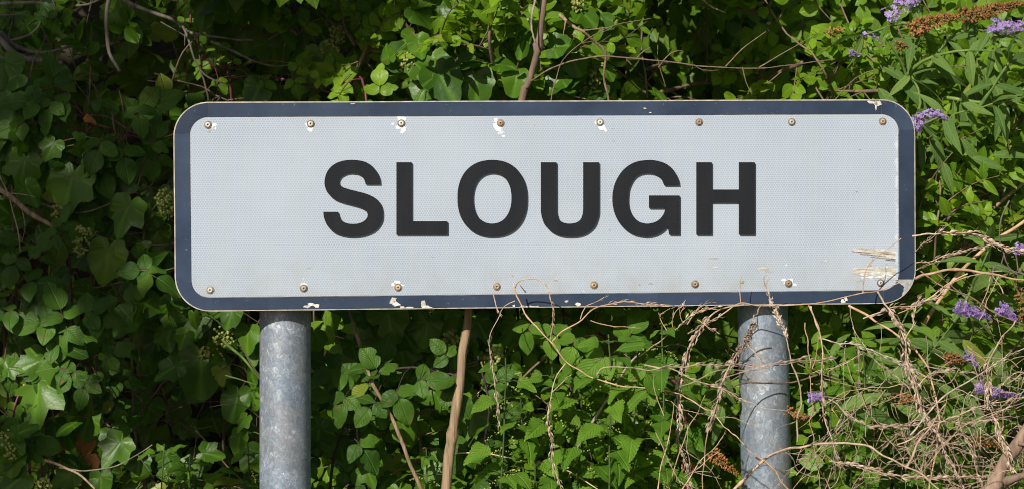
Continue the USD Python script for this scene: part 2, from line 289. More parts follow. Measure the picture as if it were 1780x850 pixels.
# ================================================================== the town sign
def Rm(a, ax):
    c, s = math.cos(a), math.sin(a)
    return np.array({'x': [[1, 0, 0], [0, c, -s], [0, s, c]], 'y': [[c, 0, s], [0, 1, 0], [-s, 0, c]], 'z': [[c, -s, 0], [s, c, 0], [0, 0, 1]]}[ax])
SC = V(.0655, 0, 1.5702); SW, SH = 1.2948, .3584
SM = Rm(.0829, 'z') @ Rm(-.00894, 'y') @ Rm(.01737, 'x'); SU, SN, SV = SM[:, 0], -SM[:, 1], SM[:, 2]
def loc(px, py):
    """Point of the sign's face (metres from its centre) seen at a pixel of the photograph."""
    d = P(px, py) - CAM; t = ((SC - CAM) @ SN) / (d @ SN); q = CAM + d * t - SC
    return q @ SU, q @ SV
def onface(u, v, w=0.0): return SC + np.multiply.outer(u, SU) + np.multiply.outer(v, SV) + np.multiply.outer(w, SN)
def plate(parent, name, poly, w0, w1, m, st=False, smooth=False, **kw):
    gs = [g for g in getattr(poly, 'geoms', [poly]) if g.geom_type == 'Polygon' and g.area > 1e-8]
    if not gs: return None
    tm = trimesh.util.concatenate([trimesh.creation.extrude_polygon(g, w1 - w0, engine='earcut') for g in gs])
    v, f, n = meshkit.arrays(tm, smooth); uv = v[:, :2] if st else None
    if n is not None: n = np.outer(n[:, 0], SU) + np.outer(n[:, 1], SV) + np.outer(n[:, 2], SN)
    return put(parent, name, onface(v[:, 0], v[:, 1], v[:, 2] + w0), f, m, n, uv, **kw)
def ppoly(pts): return Polygon([loc(*p) for p in pts])
def rrect(l, t, r, b, rad): return sbox(l + rad, b + rad, r - rad, t - rad).buffer(rad, quad_segs=14)
sign = thing('town_sign', 'white SLOUGH town sign with navy border on two galvanised posts', 'sign', (SC[0], SC[1], 0))
outer = rrect(-SW / 2, SH / 2, SW / 2, -SH / 2, .060)
a, b_ = loc(332.3, 204.8), loc(1561.8, 504.2)
la, lb = loc(332.3, 515.3), loc(1561.8, 200)
inner = rrect((a[0] + la[0]) / 2, (a[1] + lb[1]) / 2, (b_[0] + lb[0]) / 2, (b_[1] + la[1]) / 2, .030)
panel = plate(sign, 'panel', outer, -.004, 0, 'panel_edge')
ring = outer.buffer(-.0017).difference(inner.buffer(.0006))
BIG = 5000
cutpx = {'top': (363, 1532), 'left': (233, 489), 'right': (226, 485.3), 'bottom': (367, 1535)}
def band(x0, y0, x1, y1): return ppoly([(x0, y0), (x1, y0), (x1, y1), (x0, y1)])
pieces = [('border_strip', band(363, 0, 1532, 360)), ('border_strip', band(367, 360, 1535, 800)), ('border_strip', band(100, 233, 900, 489)), ('border_strip', band(900, 226, 1800, 485.3)),
          ('border_corner', band(100, 0, 363, 233)), ('border_corner', band(1532, 0, 1800, 226)), ('border_corner', band(100, 489, 367, 800)), ('border_corner', band(1535, 485.3, 1800, 800))]
torn = ppoly([(1556, 484), (1561.5, 491.5), (1565, 492.5), (1567, 494.8), (1570, 495.6), (1571.3, 499), (1570.2, 502), (1570.6, 505), (1568.6, 508), (1568, 512), (1566, 516), (1564, 519.5), (1567, 530), (1620, 530), (1620, 484)])
nrg = rng_of('chips')
def blob(px, py, sx, sy, k=11, rough=.38):
    an = np.sort(nrg.uniform(0, 2 * np.pi, k)); r = 1 + nrg.uniform(-rough, rough, k)
    return ppoly([(px + sx * q * math.cos(t), py + sy * q * math.sin(t)) for t, q in zip(an, r)]).buffer(0)
chips = {   # flaked places of the border: (px, py, half width, half height)
    1: [(533, 532, 6, 2.5), (541, 528, 5, 4), (549, 531, 6, 3), (530, 538.5, 3.5, 2), (683, 522, 7, 5), (689, 527, 7, 4), (700, 534, 5, 3), (711, 534.5, 8, 2.6), (735, 527, 5, 5), (741, 533, 9, 3.2), (752, 535.5, 4, 1.2),
        (672, 536.6, 4, .8), (985, 523, 3, 2.2), (1004, 529, 4, 4), (925, 533, 14, 2.2), (908, 532, 5, 1.6), (893, 531, 2, 2), (1465, 524, 5, 4), (1470, 519, 3, 4), (1187, 528, 2, 1.5)],
    0: [(1527, 180, 7, 5), (1522, 184, 3, 8), (1515, 178.5, 7, 3), (614, 181.5, 4, 1.0), (1121, 189, 3, .9), (1130, 196, 2, .8)]}
for i, (nm, bnd) in enumerate(pieces):
    g = ring.intersection(bnd).buffer(-.00025)
    if i == 7: g = g.difference(torn)
    bits = [blob(*c).intersection(ring) for c in chips.get(i, [])]
    p = plate(sign, nm, g, 0, .0007, 'navy_tape')
    for q in bits: plate(p, 'paint_flake', q, .0007, .0012, 'paint_chip')
plate(sign, 'bare_corner', torn.intersection(outer.buffer(-.0016)).difference(inner.buffer(.0004)), 0, .0003, 'bare_metal', label='bare grey corner where the border tape is torn off')
screws = [(361.5, 217.5, 1), (540, 215.8, 1), (697.5, 214.8, 1), (870, 214.5, 0), (1043, 213.3, 1), (1215, 212.8, 0), (1376, 212.6, 1), (1534, 211.6, 0),
          (365.5, 503.5, 1), (528, 500.5, 1), (692, 499, 0), (863.5, 497.5, 0), (1032.5, 495, 0), (1208, 493.4, 0), (1370.5, 492.3, 0), (1530.5, 491.2, 1)]
face = plate(sign, 'face', inner, 0, .0008, 'white_sheet', st=True)
white_bits = [(697, 207, 7, 4), (701, 226, 6, 6), (683, 216, 3, 2), (694, 221, 6, 4), (866, 219, 8, 9), (871, 231, 6, 4), (875, 237, 3, 2.2), (861, 209, 4, 4), (1047, 222, 6, 5), (1053, 227.5, 3.5, 2.5), (1037, 214, 4, 3),
              (540, 225, 5, 4), (535, 217, 4, 3), (691, 491, 6, 5), (697, 497, 6, 3), (684, 494, 4, 3), (528, 494, 6, 3), (371, 219, 5, 5), (373, 223, 4, 3), (368, 507.5, 5, 2.5), (1371, 490, 9, 6), (1363, 486, 4, 2.5), (1381, 494, 4, 2)]
for c in white_bits: plate(face, 'white_flake', blob(*c, k=12, rough=.3).intersection(inner), .0008, .0012, 'white_patch')
dirt_bits = [(1065, 224, 2, 1.5), (1067, 246, 2.4, 1.4), (1024, 261, 4, 1.2), (1064, 275, 2.2, 1.4), (1063, 297, 2.2, 1.3), (1062, 322, 2, 1.4), (1061, 348, 2, 1.4), (1058, 374, 2.2, 1.3), (1059, 400, 2.4, 1.4), (1059, 416, 2.2, 1.3), (536, 465, 3.5, 2.2), (527, 484, 1.6, 1.5), (578, 490, 3, 1.2),
             (435, 210, 3, 2.4), (918, 210, 2.4, 1.6), (929, 218, 1.3, 1.6), (1092, 207, 2, 1.2), (1495, 260, 3, 1.4), (1489, 334, 2, 1), (336, 461, 1.8, 2.4), (363, 228.5, 2.5, 3.2), (357, 500, 3.5, 1.2), (362, 508, 2.6, 1.6), (1131, 493, 4, 2), (1111, 494.6, 2, 1), (1434, 453, 5, 2), (1453, 465.6, 2.6, 1), (1239, 449, 8, .8), (1244, 465, 5, 1),
             (1290, 491, 4, 4), (1367, 461, 2.6, 1.8), (966, 487, 4, 3), (1015, 505, 3, 1.6), (1017, 432, 3, .8), (1325, 467, 10, 2.5), (1336, 471, 6, 2), (752, 446, 2, 1), (418, 238, 1.6, 1)]
for c in dirt_bits: plate(face, 'speck', blob(*c, k=9).intersection(inner), .0008, .0011, 'worn_patch')
def ragged(x0, x1, yc, h, n, tag_=None):
    """A torn strip that thins out to the left, with a frayed outline."""
    xs = np.linspace(x0, x1, n); k = np.linspace(.15, 1, n)**.5
    up = [(x, yc(x) - h * q * nrg.uniform(.55, 1.15)) for x, q in zip(xs, k)]; dn = [(x, yc(x) + h * q * nrg.uniform(.5, 1.15)) for x, q in zip(xs, k)]
    plate(face, 'worn_strip', ppoly(up + dn[::-1]).buffer(0), .0008, .0012, 'worn_patch', label=tag_)
ragged(1484, 1557, lambda x: 434 + (x - 1484) * .13, 8.5, 34, 'frayed grey-brown scrape where the sheeting has split')
ragged(1482, 1557, lambda x: 471 + (x - 1482) * .045, 12.5, 44, 'scuffed beige scrape above the last rivet')
for q in range(26): plate(face, 'speck', blob(nrg.uniform(1484, 1556), nrg.uniform(456, 490), nrg.uniform(1, 4), nrg.uniform(.6, 1.6), k=8).intersection(inner), .0008, .0011, 'worn_patch')
for q in range(18):
    x = nrg.uniform(1495, 1552); plate(face, 'white_flake', blob(x, 478 + nrg.normal(0, 3), nrg.uniform(3, 9), nrg.uniform(.8, 1.8), k=10).intersection(inner), .0012, .0015, 'white_patch')
for y0, x0, x1 in ((436.5, 1480, 1514), (441, 1494, 1540), (446, 1512, 1556), (440, 1530, 1557), (451, 1538, 1557)):
    plate(face, 'split', ppoly([(x0, y0)] + [(x, y0 + (x - x0) * .10 - nrg.uniform(.2, .9)) for x in np.linspace(x0 + 3, x1, 9)] + [(x, y0 + (x - x0) * .10 + nrg.uniform(.2, .9)) for x in np.linspace(x1, x0 + 3, 9)]).buffer(0), .0012, .0016, 'rivet_washer')
yy = np.linspace(232, 486, 90); wv = 1.6 * np.sin(yy / 5.2) + .8 * np.sin(yy / 2.3 + 1)
plate(face, 'lifted_edge', ppoly([(1557.2 + .8 * q, y) for y, q in zip(yy, wv)] + [(1560.4 + .5 * math.sin(y), y) for y in yy[::-1]]).buffer(0), .0008, .0022, 'clear_lip', label='pale rippled edge where the sheeting has lifted')

# letters, outlined in photograph pixels
def cr(pts, m=7):
    p = np.asarray(pts, float); q = np.vstack([2 * p[0] - p[1], p, 2 * p[-1] - p[-2]]); o = []
    for i in range(1, len(q) - 2):
        t = np.linspace(0, 1, m, endpoint=False)[:, None]; A, B, C, D = q[i - 1:i + 3]
        o.append(.5 * (2 * B + (C - A) * t + (2 * A - 5 * B + 4 * C - D) * t**2 + (3 * B - A - 3 * C + D) * t**3))
    return np.vstack(o + [p[-1:]])
k1 = lambda q: [(550 + x / 5.6667, 270 + y / 5.6667) for x, y in q]
k2 = lambda q: [(780 + x / 5.6667, 270 + y / 5.6667) for x, y in q]
k3 = lambda q: [(1050 + x / 5.668, 270 + y / 5.668) for x, y in q]
def sell(cx, cy, rx, ry, n=2.25, a0=0, a1=360, m=64):
    t = np.radians(np.linspace(a0, a1, m)); c, s = np.cos(t), np.sin(t)
    return [(cx + rx * np.sign(x) * abs(x)**(2 / n), cy + ry * np.sign(y) * abs(y)**(2 / n)) for x, y in zip(c, s)]
S_out = [(626, 283), (618, 225), (590, 160), (540, 103), (460, 62), (350, 49), (250, 60), (165, 98), (105, 165), (80, 255), (88, 325), (120, 385), (180, 435), (260, 466), (340, 487), (420, 510), (478, 541), (505, 588), (485, 635), (430, 668), (360, 677), (290, 667), (240, 632), (217, 585), (212, 560)]
S_in = [(67, 560), (76, 620), (105, 690), (165, 753), (250, 788), (360, 800), (470, 785), (570, 740), (635, 660), (650, 570), (630, 480), (580, 425), (500, 385), (410, 360), (320, 337), (250, 310), (217, 262), (240, 210), (290, 182), (345, 175), (410, 186), (460, 225), (480, 270), (482, 283)]
S_poly = ppoly(k1(list(map(tuple, cr(S_out))) + list(map(tuple, cr(S_in)))))
L_poly = ppoly(k1([(787, 72), (936, 72), (936, 652), (1286, 652), (1286, 780), (787, 780)]))
O_poly = ppoly(k2(sell(426, 424, 341, 375))).difference(ppoly(k2(sell(426, 424, 191, 250, 2.2))))
U_poly = ppoly(k2([(907, 72), (1057, 72), (1058, 540)] + list(map(tuple, cr([(1062, 575), (1085, 635), (1130, 666), (1192, 674), (1255, 664), (1300, 630), (1320, 575)]))) + [(1323, 540), (1323, 72), (1475, 72), (1475, 560)] + list(map(tuple, cr([(1467, 605), (1435, 690), (1370, 755), (1290, 790), (1192, 800), (1095, 790), (1010, 752), (945, 685), (915, 610)]))) + [(907, 560)]))
G_a = cr([(738, 295), (722, 225), (680, 150), (610, 90), (520, 58), (425, 50), (300, 72), (190, 145), (110, 270), (80, 425), (105, 580), (175, 700), (280, 775), (405, 800), (500, 785), (570, 748), (623, 695)])
G_b = cr([(606, 519), (580, 590), (520, 650), (430, 674), (340, 655), (275, 590), (240, 510), (233, 425), (245, 320), (290, 230), (350, 187), (425, 175), (500, 190), (560, 235), (590, 295)])
G_poly = ppoly(k3(list(map(tuple, G_a)) + [(640, 780), (738, 780), (738, 398), (442, 398), (442, 519)] + list(map(tuple, G_b))))
H_poly = ppoly(k3([(907, 72), (1055, 72), (1055, 340), (1327, 340), (1327, 72), (1478, 72), (1478, 780), (1327, 780), (1327, 464), (1055, 464), (1055, 780), (907, 780)]))
for lt, pl in zip('SLOUGH', (S_poly, L_poly, O_poly, U_poly, G_poly, H_poly)):
    plate(sign, 'letter', pl.buffer(0), .0008, .0068, 'black_letter', smooth=40, label=f'raised black capital letter {lt}')
for px, py, pale in screws:
    u, v = loc(px, py); c = onface(u, v, .0008); T = np.eye(4); T[:3, :3] = np.stack([SU, SV, SN], 1); T[:3, 3] = c
    w = trimesh.creation.revolve([[0, 0], [.0068, 0], [.0066, .0012], [.0055, .0017], [0, .0017]], sections=22); w.apply_transform(T)
    d = trimesh.creation.revolve([[.0012, .0017], [.0047, .0017], [.0045, .0027], [.0036, .0036], [.0022, .0038], [.0013, .0030]], sections=22); d.apply_transform(T)
    h = trimesh.creation.revolve([[0, .0017], [.00135, .0017], [.00135, .0029], [0, .0029]], sections=12); h.apply_transform(T)
    r = put_tm(sign, 'rivet', d, 'rivet_pale' if pale else 'rivet_dome'); put_tm(r, 'washer', w, 'rivet_washer'); put_tm(r, 'hole', h, 'rivet_hole')
for vv in (.105, -.095):
    tm = trimesh.creation.box([1.1, .028, .024]); v = tm.vertices
    put(sign, 'rail', onface(v[:, 0], v[:, 1] + vv, v[:, 2] - .0165), tm.faces, 'channel')
def post(px_top, px_bot, py_top, py_bot, w):
    u, _ = loc(px_top, 500); y = onface(u, 0, w)[1]
    top, bot = P(px_top, py_top, y), P(px_bot, py_bot, y); ax = unit(top - bot)
    foot = top - ax * (top[2] / ax[2]); hi = top + ax * .30
    n = 30; p = foot + (hi - foot) * np.linspace(0, 1, n)[:, None]
    v, f, _ = tube(p, np.full(n, .0448), 48)
    put_tm(sign, 'post', trimesh.Trimesh(v, f, process=False), 'galvanised', 40)
    seam, sf, _ = tube(p + V(.0008, -.0448, 0) + V(.012 if px_top < 900 else -.006, .0016, 0), np.full(n, .0006), 5)
post(496, 495.7, 541, 850, -.0335 - .0448); post(1325.5, 1332.5, 533, 850, -.0335 - .0448)

# ================================================================== leaves
def strip(w, rows, serr=0, nser=10, fold=.12, curl=.15, wave=.03, ph=0., cols=(-1, -.5, 0, .5, 1), side=0., bt=None):
    t = np.linspace(0, 1, rows); c = np.array(cols); T, C = np.meshgrid(t, c, indexing='ij')
    ww = np.maximum(np.array([w(q) for q in t]), .004)[:, None]; edge = (np.abs(C) > .9)
    tooth = ((T * nser) % 1.0)
    bite = 1 - (bt[1] * np.exp(-((T - bt[0]) / .07)**2) * (C > .2) + bt[2] * np.exp(-((T - bt[0] * .6 - .3) / .05)**2) * (C < -.2)) if bt else 1.0
    x = C * ww * bite * (1 + serr * edge * (1.2 - 2 * tooth) ) ; y = T - serr * edge * ww * .5 * (1 - tooth)
    z = fold * np.abs(C) * ww - curl * T**2 + wave * np.sin(T * 9 + ph + C * 1.3) * np.abs(C) + side * T * C * ww
    x = x + .05 * np.sin(ph) * T * (1 - T)
    v = np.stack([x, y, z], -1).reshape(-1, 3); m = len(c)
    i = (np.arange(rows - 1)[:, None] * m + np.arange(m - 1)).ravel(); f = np.stack([i, i + 1, i + m + 1, i + m], 1)
    st = np.stack([.5 + C * ww, T], -1).reshape(-1, 2)
    return v, f, vnorm(v, f), st
def polar(ctrl, cup=.1, wave=.06, ph=0., na=36, fold=.06, curl=.1):
    th = np.linspace(-np.pi, np.pi, na, endpoint=False); ca, cr_ = np.radians([c[0] for c in ctrl]), [c[1] for c in ctrl]
    A = np.concatenate([-ca[::-1], ca]); R = np.concatenate([cr_[::-1], cr_]); o = np.argsort(A, kind='stable'); A, R = A[o], R[o]
    A, ix = np.unique(A, return_index=True); R = R[ix]
    r = np.interp(th, A, R); k = np.array([.2, .6, .2]); r = np.convolve(np.r_[r[-1], r, r[0]], k, 'valid') * (1 + .04 * np.sin(7 * th + ph) + .03 * np.sin(11 * th + 2 * ph)) * (1 - (.45 * np.exp(-((th - .9) / .13)**2) if ph > 8 else 0))
    vs, st = [np.zeros((1, 3))], [np.array([[.5, 0.]])]
    for q in (.4, .75, 1.0):
        x, y = q * r * np.sin(th), q * r * np.cos(th); rr = np.hypot(x, y)
        z = -cup * rr**2 + wave * rr * np.sin(3 * th + ph) + fold * np.abs(x) - curl * np.maximum(y, 0)**2
        vs.append(np.stack([x, y + .0, z], 1)); st.append(np.stack([.5 + th / (2 * np.pi), rr], 1))
    v = np.vstack(vs); f = []
    for j in range(na):
        j2 = (j + 1) % na; f.append((0, 1 + j2, 1 + j, 1 + j))
        for a in range(2): f.append((1 + a * na + j, 1 + a * na + j2, 1 + (a + 1) * na + j2, 1 + (a + 1) * na + j))
    f = np.array(f); tri = np.vstack([f[:, [0, 1, 2]], f[f[:, 2] != f[:, 3]][:, [0, 2, 3]]])[:, ::-1]
    n = vnorm(v, tri)
    if n[:, 2].mean() < 0: tri = tri[:, ::-1]; n = -n
    return v, tri, n, np.vstack(st)
KIND = {}
for j in range(6):
    ph = j * 1.7; g = rng_of(f'var{j}')
    c = g.uniform(.02, .42); cc = g.uniform(.0, .35); bt = None if j % 3 else (g.uniform(.35, .8), g.uniform(.3, .65), g.uniform(0, .5))
    KIND['bramble', j] = strip(lambda t: .40 * math.sin(math.pi * t**.80)**.75, 15, .10, 14 * .999, .10, c, .05, ph, bt=bt)
    KIND['privet', j] = strip(lambda t: .25 * math.sin(math.pi * t**.88)**.85, 10, 0, 1, .16, c, .02, ph, bt=bt)
    KIND['oval', j] = strip(lambda t: .33 * math.sin(math.pi * t**1.0)**.7, 10, 0, 1, .10, cc, .035, ph, bt=bt)
    KIND['nettle', j] = strip(lambda t: .44 * min(1, (t / .16)**.6) * (1 - t)**.72 * (1.02 if t < 1 else 0), 25, .17, 12 * .999, .10, c, .045, ph)
    KIND['buddleia', j] = strip(lambda t: .135 * math.sin(math.pi * t**.72)**.9 + .004, 12, .05, 11 * .999, .16, g.uniform(.05, .5), .012, ph)
    KIND['heart', j] = polar([(0, .82), (20, .66), (50, .54), (90, .48), (130, .44), (158, .32), (180, .10)], cc * .7, .10, ph, fold=.12)
    KIND['lobed', j] = polar([(0, .92), (14, .70), (27, .50), (38, .54), (52, .70), (66, .54), (80, .43), (100, .50), (112, .46), (140, .36), (162, .27), (180, .08)], cc * .6, .10, ph)
    KIND['low', j] = strip(lambda t: .33 * math.sin(math.pi * t**.9)**.8, 5, 0, 1, .14, c, .02, ph, cols=(-1, 0, 1))
    KIND['curled', j] = strip(lambda t: .36 * math.sin(math.pi * t**.9)**.7, 9, .05, 5, .55, .5, .10, ph)
def place(kind, rng, b, d, n, L, W=1.0):
    v, f, nn, st = KIND[kind, int(rng.integers(6))]
    y = unit(d); z = unit(n - (n @ y) * y); x = np.cross(y, z); M = np.stack([x * L * W, y * L, z * L]); R = np.stack([x, y, z])
    return b + v @ M, f, nn @ R, st
def leaf(parent, kind, m, rng, b, d, n, L, W=1.0, name='leaf', label=None):
    v, f, nn, st = place(kind, rng, b, d, n, L, W); qx, qy = PX(v)
    if (((qx > 296) & (qx < 1600) & (qy > 168) & (qy < 546)) & (v[:, 1] < v[:, 0] * .083 + .02)).any(): return None      # nothing grows through the sign
    pr = (np.abs(v[:, 0] + .405) < .055) & (v[:, 1] < .12) | (np.abs(v[:, 0] - .455) < .06) & (v[:, 1] < .19)
    if (pr & (v[:, 2] < 1.45)).any(): return None                     # nor through or over its posts
    return put(parent, name, v, f, m, nn, st, label)
OUT = V(-.10, -.80, .52)
def face_dir(rng, s=.42, o=OUT): return unit(o + rng.normal(0, s, 3))
def screen_dir(ang, fwd=-.15):
    a = math.radians(ang); return unit(V(math.sin(a), fwd, math.cos(a)))

# how far behind the sign the face of the hedge stands, by place in the picture
CTRL = np.array([(0, 0, .80), (150, 80, .72), (300, 50, .92), (450, 60, 1.0), (550, 60, .80), (650, 60, .52), (750, 80, .40), (850, 60, .35), (1000, 60, .40), (1100, 90, .72), (1200, 90, .92), (1280, 140, .85), (1300, 20, .50), (1400, 80, .45),
    (1500, 100, .35), (1600, 60, .25), (1750, 60, .15), (1700, 200, .15), (1630, 330, .10), (1750, 330, .15), (1750, 450, .12), (1640, 460, .08), (100, 200, .60), (200, 200, .55), (100, 400, .60), (250, 400, .70), (50, 550, .50), (150, 560, .50), (300, 620, .80), (250, 690, .95),
    (150, 640, .48), (50, 780, .50), (200, 800, .50), (380, 560, .45), (400, 700, .62), (350, 800, .42), (600, 600, .30), (700, 580, .16), (800, 600, .18), (700, 750, .16), (620, 720, .24), (840, 700, .12), (900, 620, .12), (1000, 650, .04), (1100, 650, .02), (1000, 800, .02),
    (1200, 650, .04), (1150, 545, .50), (1260, 580, .20), (1420, 620, .04), (1500, 700, .00), (1560, 570, .02), (1700, 700, -.02), (1400, 820, .02), (900, 350, .50), (600, 350, .55), (1200, 350, .55)], float)
def yfront(px, py):
    d = np.hypot(np.asarray(px)[..., None] - CTRL[:, 0], (np.asarray(py)[..., None] - CTRL[:, 1]) * 1.2) + 25
    w = d**-2.6; return (w * CTRL[:, 2]).sum(-1) / w.sum(-1)

# ================================================================== plants
def wpath(pts, dy=0.0):
    return [P(p[0], p[1], (p[2] if len(p) > 2 else float(yfront(p[0], p[1]))) + dy) for p in pts]
def rooted(w, back=.12):
    """Carries a stem down to the soil from its first point."""
    a = w[0]; g = V(a[0] + .03, a[1] + back * .8, 0); g[2] = max(0, float(bankz(g[0], g[1])) - .01) if g[1] > 1.15 else -.01
    return [g, V(a[0] + .015, a[1] + back, (a[2] + g[2]) / 2)] + list(w)
def nearest(c, p): return c[np.argmin(((c - p)**2).sum(1))]
def petiole(mb, c, b, r=.0011):
    a = nearest(c, b); mid = (a + b) / 2 + V(0, -.01, .012); mb.add(*tube(curve([a, mid, b], .02), np.linspace(r * 1.2, r * .8, len(curve([a, mid, b], .02))), 4))
def umbel(parent, rng, px, py, y, R=.022, n=34, m='umbel_bud', stem_mb=None, c=None):
    q = P(px, py, y); mb = MB(); core = trimesh.creation.icosphere(subdivisions=0, radius=1.0)
    for i in range(n):
        d = unit(rng.normal(0, 1, 3) + V(0, -.5, .2)); e = q + d * R * rng.uniform(.75, 1)
        mb.add(core.vertices * rng.uniform(.0022, .0036) + e, core.faces)
        if i % 2 == 0: mb.add(*tube([q, (q + e) / 2, e], .0005, 3))
    mb.build(parent, 'flower_umbel', m, smooth=False)
    if stem_mb is not None: petiole(stem_mb, c, q, .0013)
def ivy(label, path, n, L=(.04, .075), lobed=.3, spread=.06, heroes=(), umbels=(), r=.004, name='ivy_vine', stem='twig_bark', group=None, dy=0., tilt=.4, up=.15):
    n = int(n * 1.35); L = (L[0] * .72, L[1] * .9); lobed = min(.8, lobed + .25)
    rng = rng_of(label); w = wpath(path, dy); c = curve(rooted(w), .03, .004, rng)
    t = thing(name, label, 'ivy', (c[0][0], c[0][1], 0), group); mb = MB(); mb.add(*tube(c, np.linspace(r * 1.3, r * .45, len(c)), 6))
    k0 = int(np.argmin(np.abs(c - w[0]).sum(1)))
    for i in range(n):
        p = c[int(rng.integers(k0, len(c)))]; off = V(rng.normal(0, spread), -abs(rng.normal(.02, .03)), rng.normal(0, spread)); b = p + off
        d = screen_dir(180 + rng.normal(0, 55) + math.degrees(math.atan2(-off[0], spread)) * .4, rng.uniform(-.35, .05))
        lf = rng.uniform(*L); kd = 'lobed' if rng.random() < lobed else 'heart'
        leaf(t, kd, 'ivy_leaf', rng, b, d, face_dir(rng, tilt, OUT + V(0, 0, up)), lf, rng.uniform(.9, 1.1))
        if i % 2 == 0: petiole(mb, c, b)
    for h in heroes:
        px, py, s, a = h[:4]; kd = h[4] if len(h) > 4 else 'heart'; y = float(yfront(px, py)) + dy - .05 + (h[5] if len(h) > 5 else 0)
        lf = s / 1000 * (4 + y) / 4; d = screen_dir(a, -.1); b = P(px, py, y) - d * lf * .25
        leaf(t, kd, 'ivy_leaf', rng, b, d, face_dir(rng, .16), lf, 1.0); petiole(mb, c, b)
    for u in umbels: umbel(t, rng, u[0], u[1], float(yfront(u[0], u[1])) - .06 + dy, u[2] if len(u) > 2 else .02, stem_mb=mb, c=c)
    mb.build(t, 'stem', stem); return t
def thorns(mb, c, r, rng, k=3):
    for i in range(4, len(c) - 2, k):
        d = unit(rng.normal(0, 1, 3)); tt = unit(c[i + 1] - c[i]); d = unit(d - tt * (d @ tt)); s = unit(np.cross(d, tt))
        b = c[i]; v = np.array([b + d * r * .7 + tt * .002, b + d * r * .7 - tt * .002, b + d * r * .7 + s * .0012, b + d * (r + .005) - tt * .002]); mb.add(v, np.array([(0, 2, 3), (2, 1, 3), (1, 0, 3)]))
def bramble(label, path, n, L=(.035, .06), stem='red_cane', r=.0032, spread=.05, heroes=(), dy=0., leaflets=3, m='bramble_leaf', tilt=.3, group=None, start=0.):
    n = int(n * 1.5); L = (L[0] * .8, L[1])
    rng = rng_of(label); w = wpath(path, dy); c = curve(rooted(w), .02, .002, rng)
    t = thing('bramble', label, 'bramble', (c[0][0], c[0][1], 0), group); mb = MB(); rr = np.linspace(r * 1.25, r * .6, len(c)); mb.add(*tube(c, rr, 7)); k0 = int(np.argmin(np.abs(c - w[0]).sum(1))); thorns(mb, c[k0:], r * .8, rng)
    def compound(b, d, nn, lf, k):
        z = unit(nn - (nn @ d) * d); x = np.cross(d, z)
        leaf(t, 'bramble', m, rng, b + d * lf * .25, d, nn + rng.normal(0, .12, 3), lf, rng.uniform(.95, 1.1), 'leaflet')
        for s in (-1, 1):
            leaf(t, 'bramble', m, rng, b, unit(d * .25 + x * s + rng.normal(0, .1, 3)), nn + rng.normal(0, .15, 3), lf * rng.uniform(.72, .88), 1.0, 'leaflet')
            if k >= 5: leaf(t, 'bramble', m, rng, b - d * .004, unit(-d * .55 + x * s * .8), nn + rng.normal(0, .15, 3), lf * .6, 1.0, 'leaflet')
        mb.add(*tube([b - d * .004, b + d * lf * .13, b + d * lf * .26], .0009, 4))
    for i in range(n):
        k = int(k0 + (len(c) - 1 - k0) * (start + (1 - start) * (i + rng.uniform(.2, .8)) / n)); p = c[min(k, len(c) - 1)]
        an = rng.uniform(0, 360); off = screen_dir(an, -.5) * rng.uniform(.4, 1.0) * spread; b = p + off
        compound(b, unit(screen_dir(an + rng.normal(0, 25), -.1) * .8 + V(0, 0, -.35)), face_dir(rng, tilt), rng.uniform(*L), leaflets if rng.random() < .8 else 5); petiole(mb, c, b, .0011)
    for h in heroes:
        px, py, s, a = h[:4]; y = float(yfront(px, py)) + dy - .07 + (h[5] if len(h) > 5 else 0); lf = s / 1000 * (4 + y) / 4 * .72; d = screen_dir(a, -.1)
        compound(P(px, py, y), d, face_dir(rng, .15), lf, h[4] if len(h) > 4 else 3); petiole(mb, c, P(px, py, y), .0011)
    mb.build(t, 'cane', stem); return t
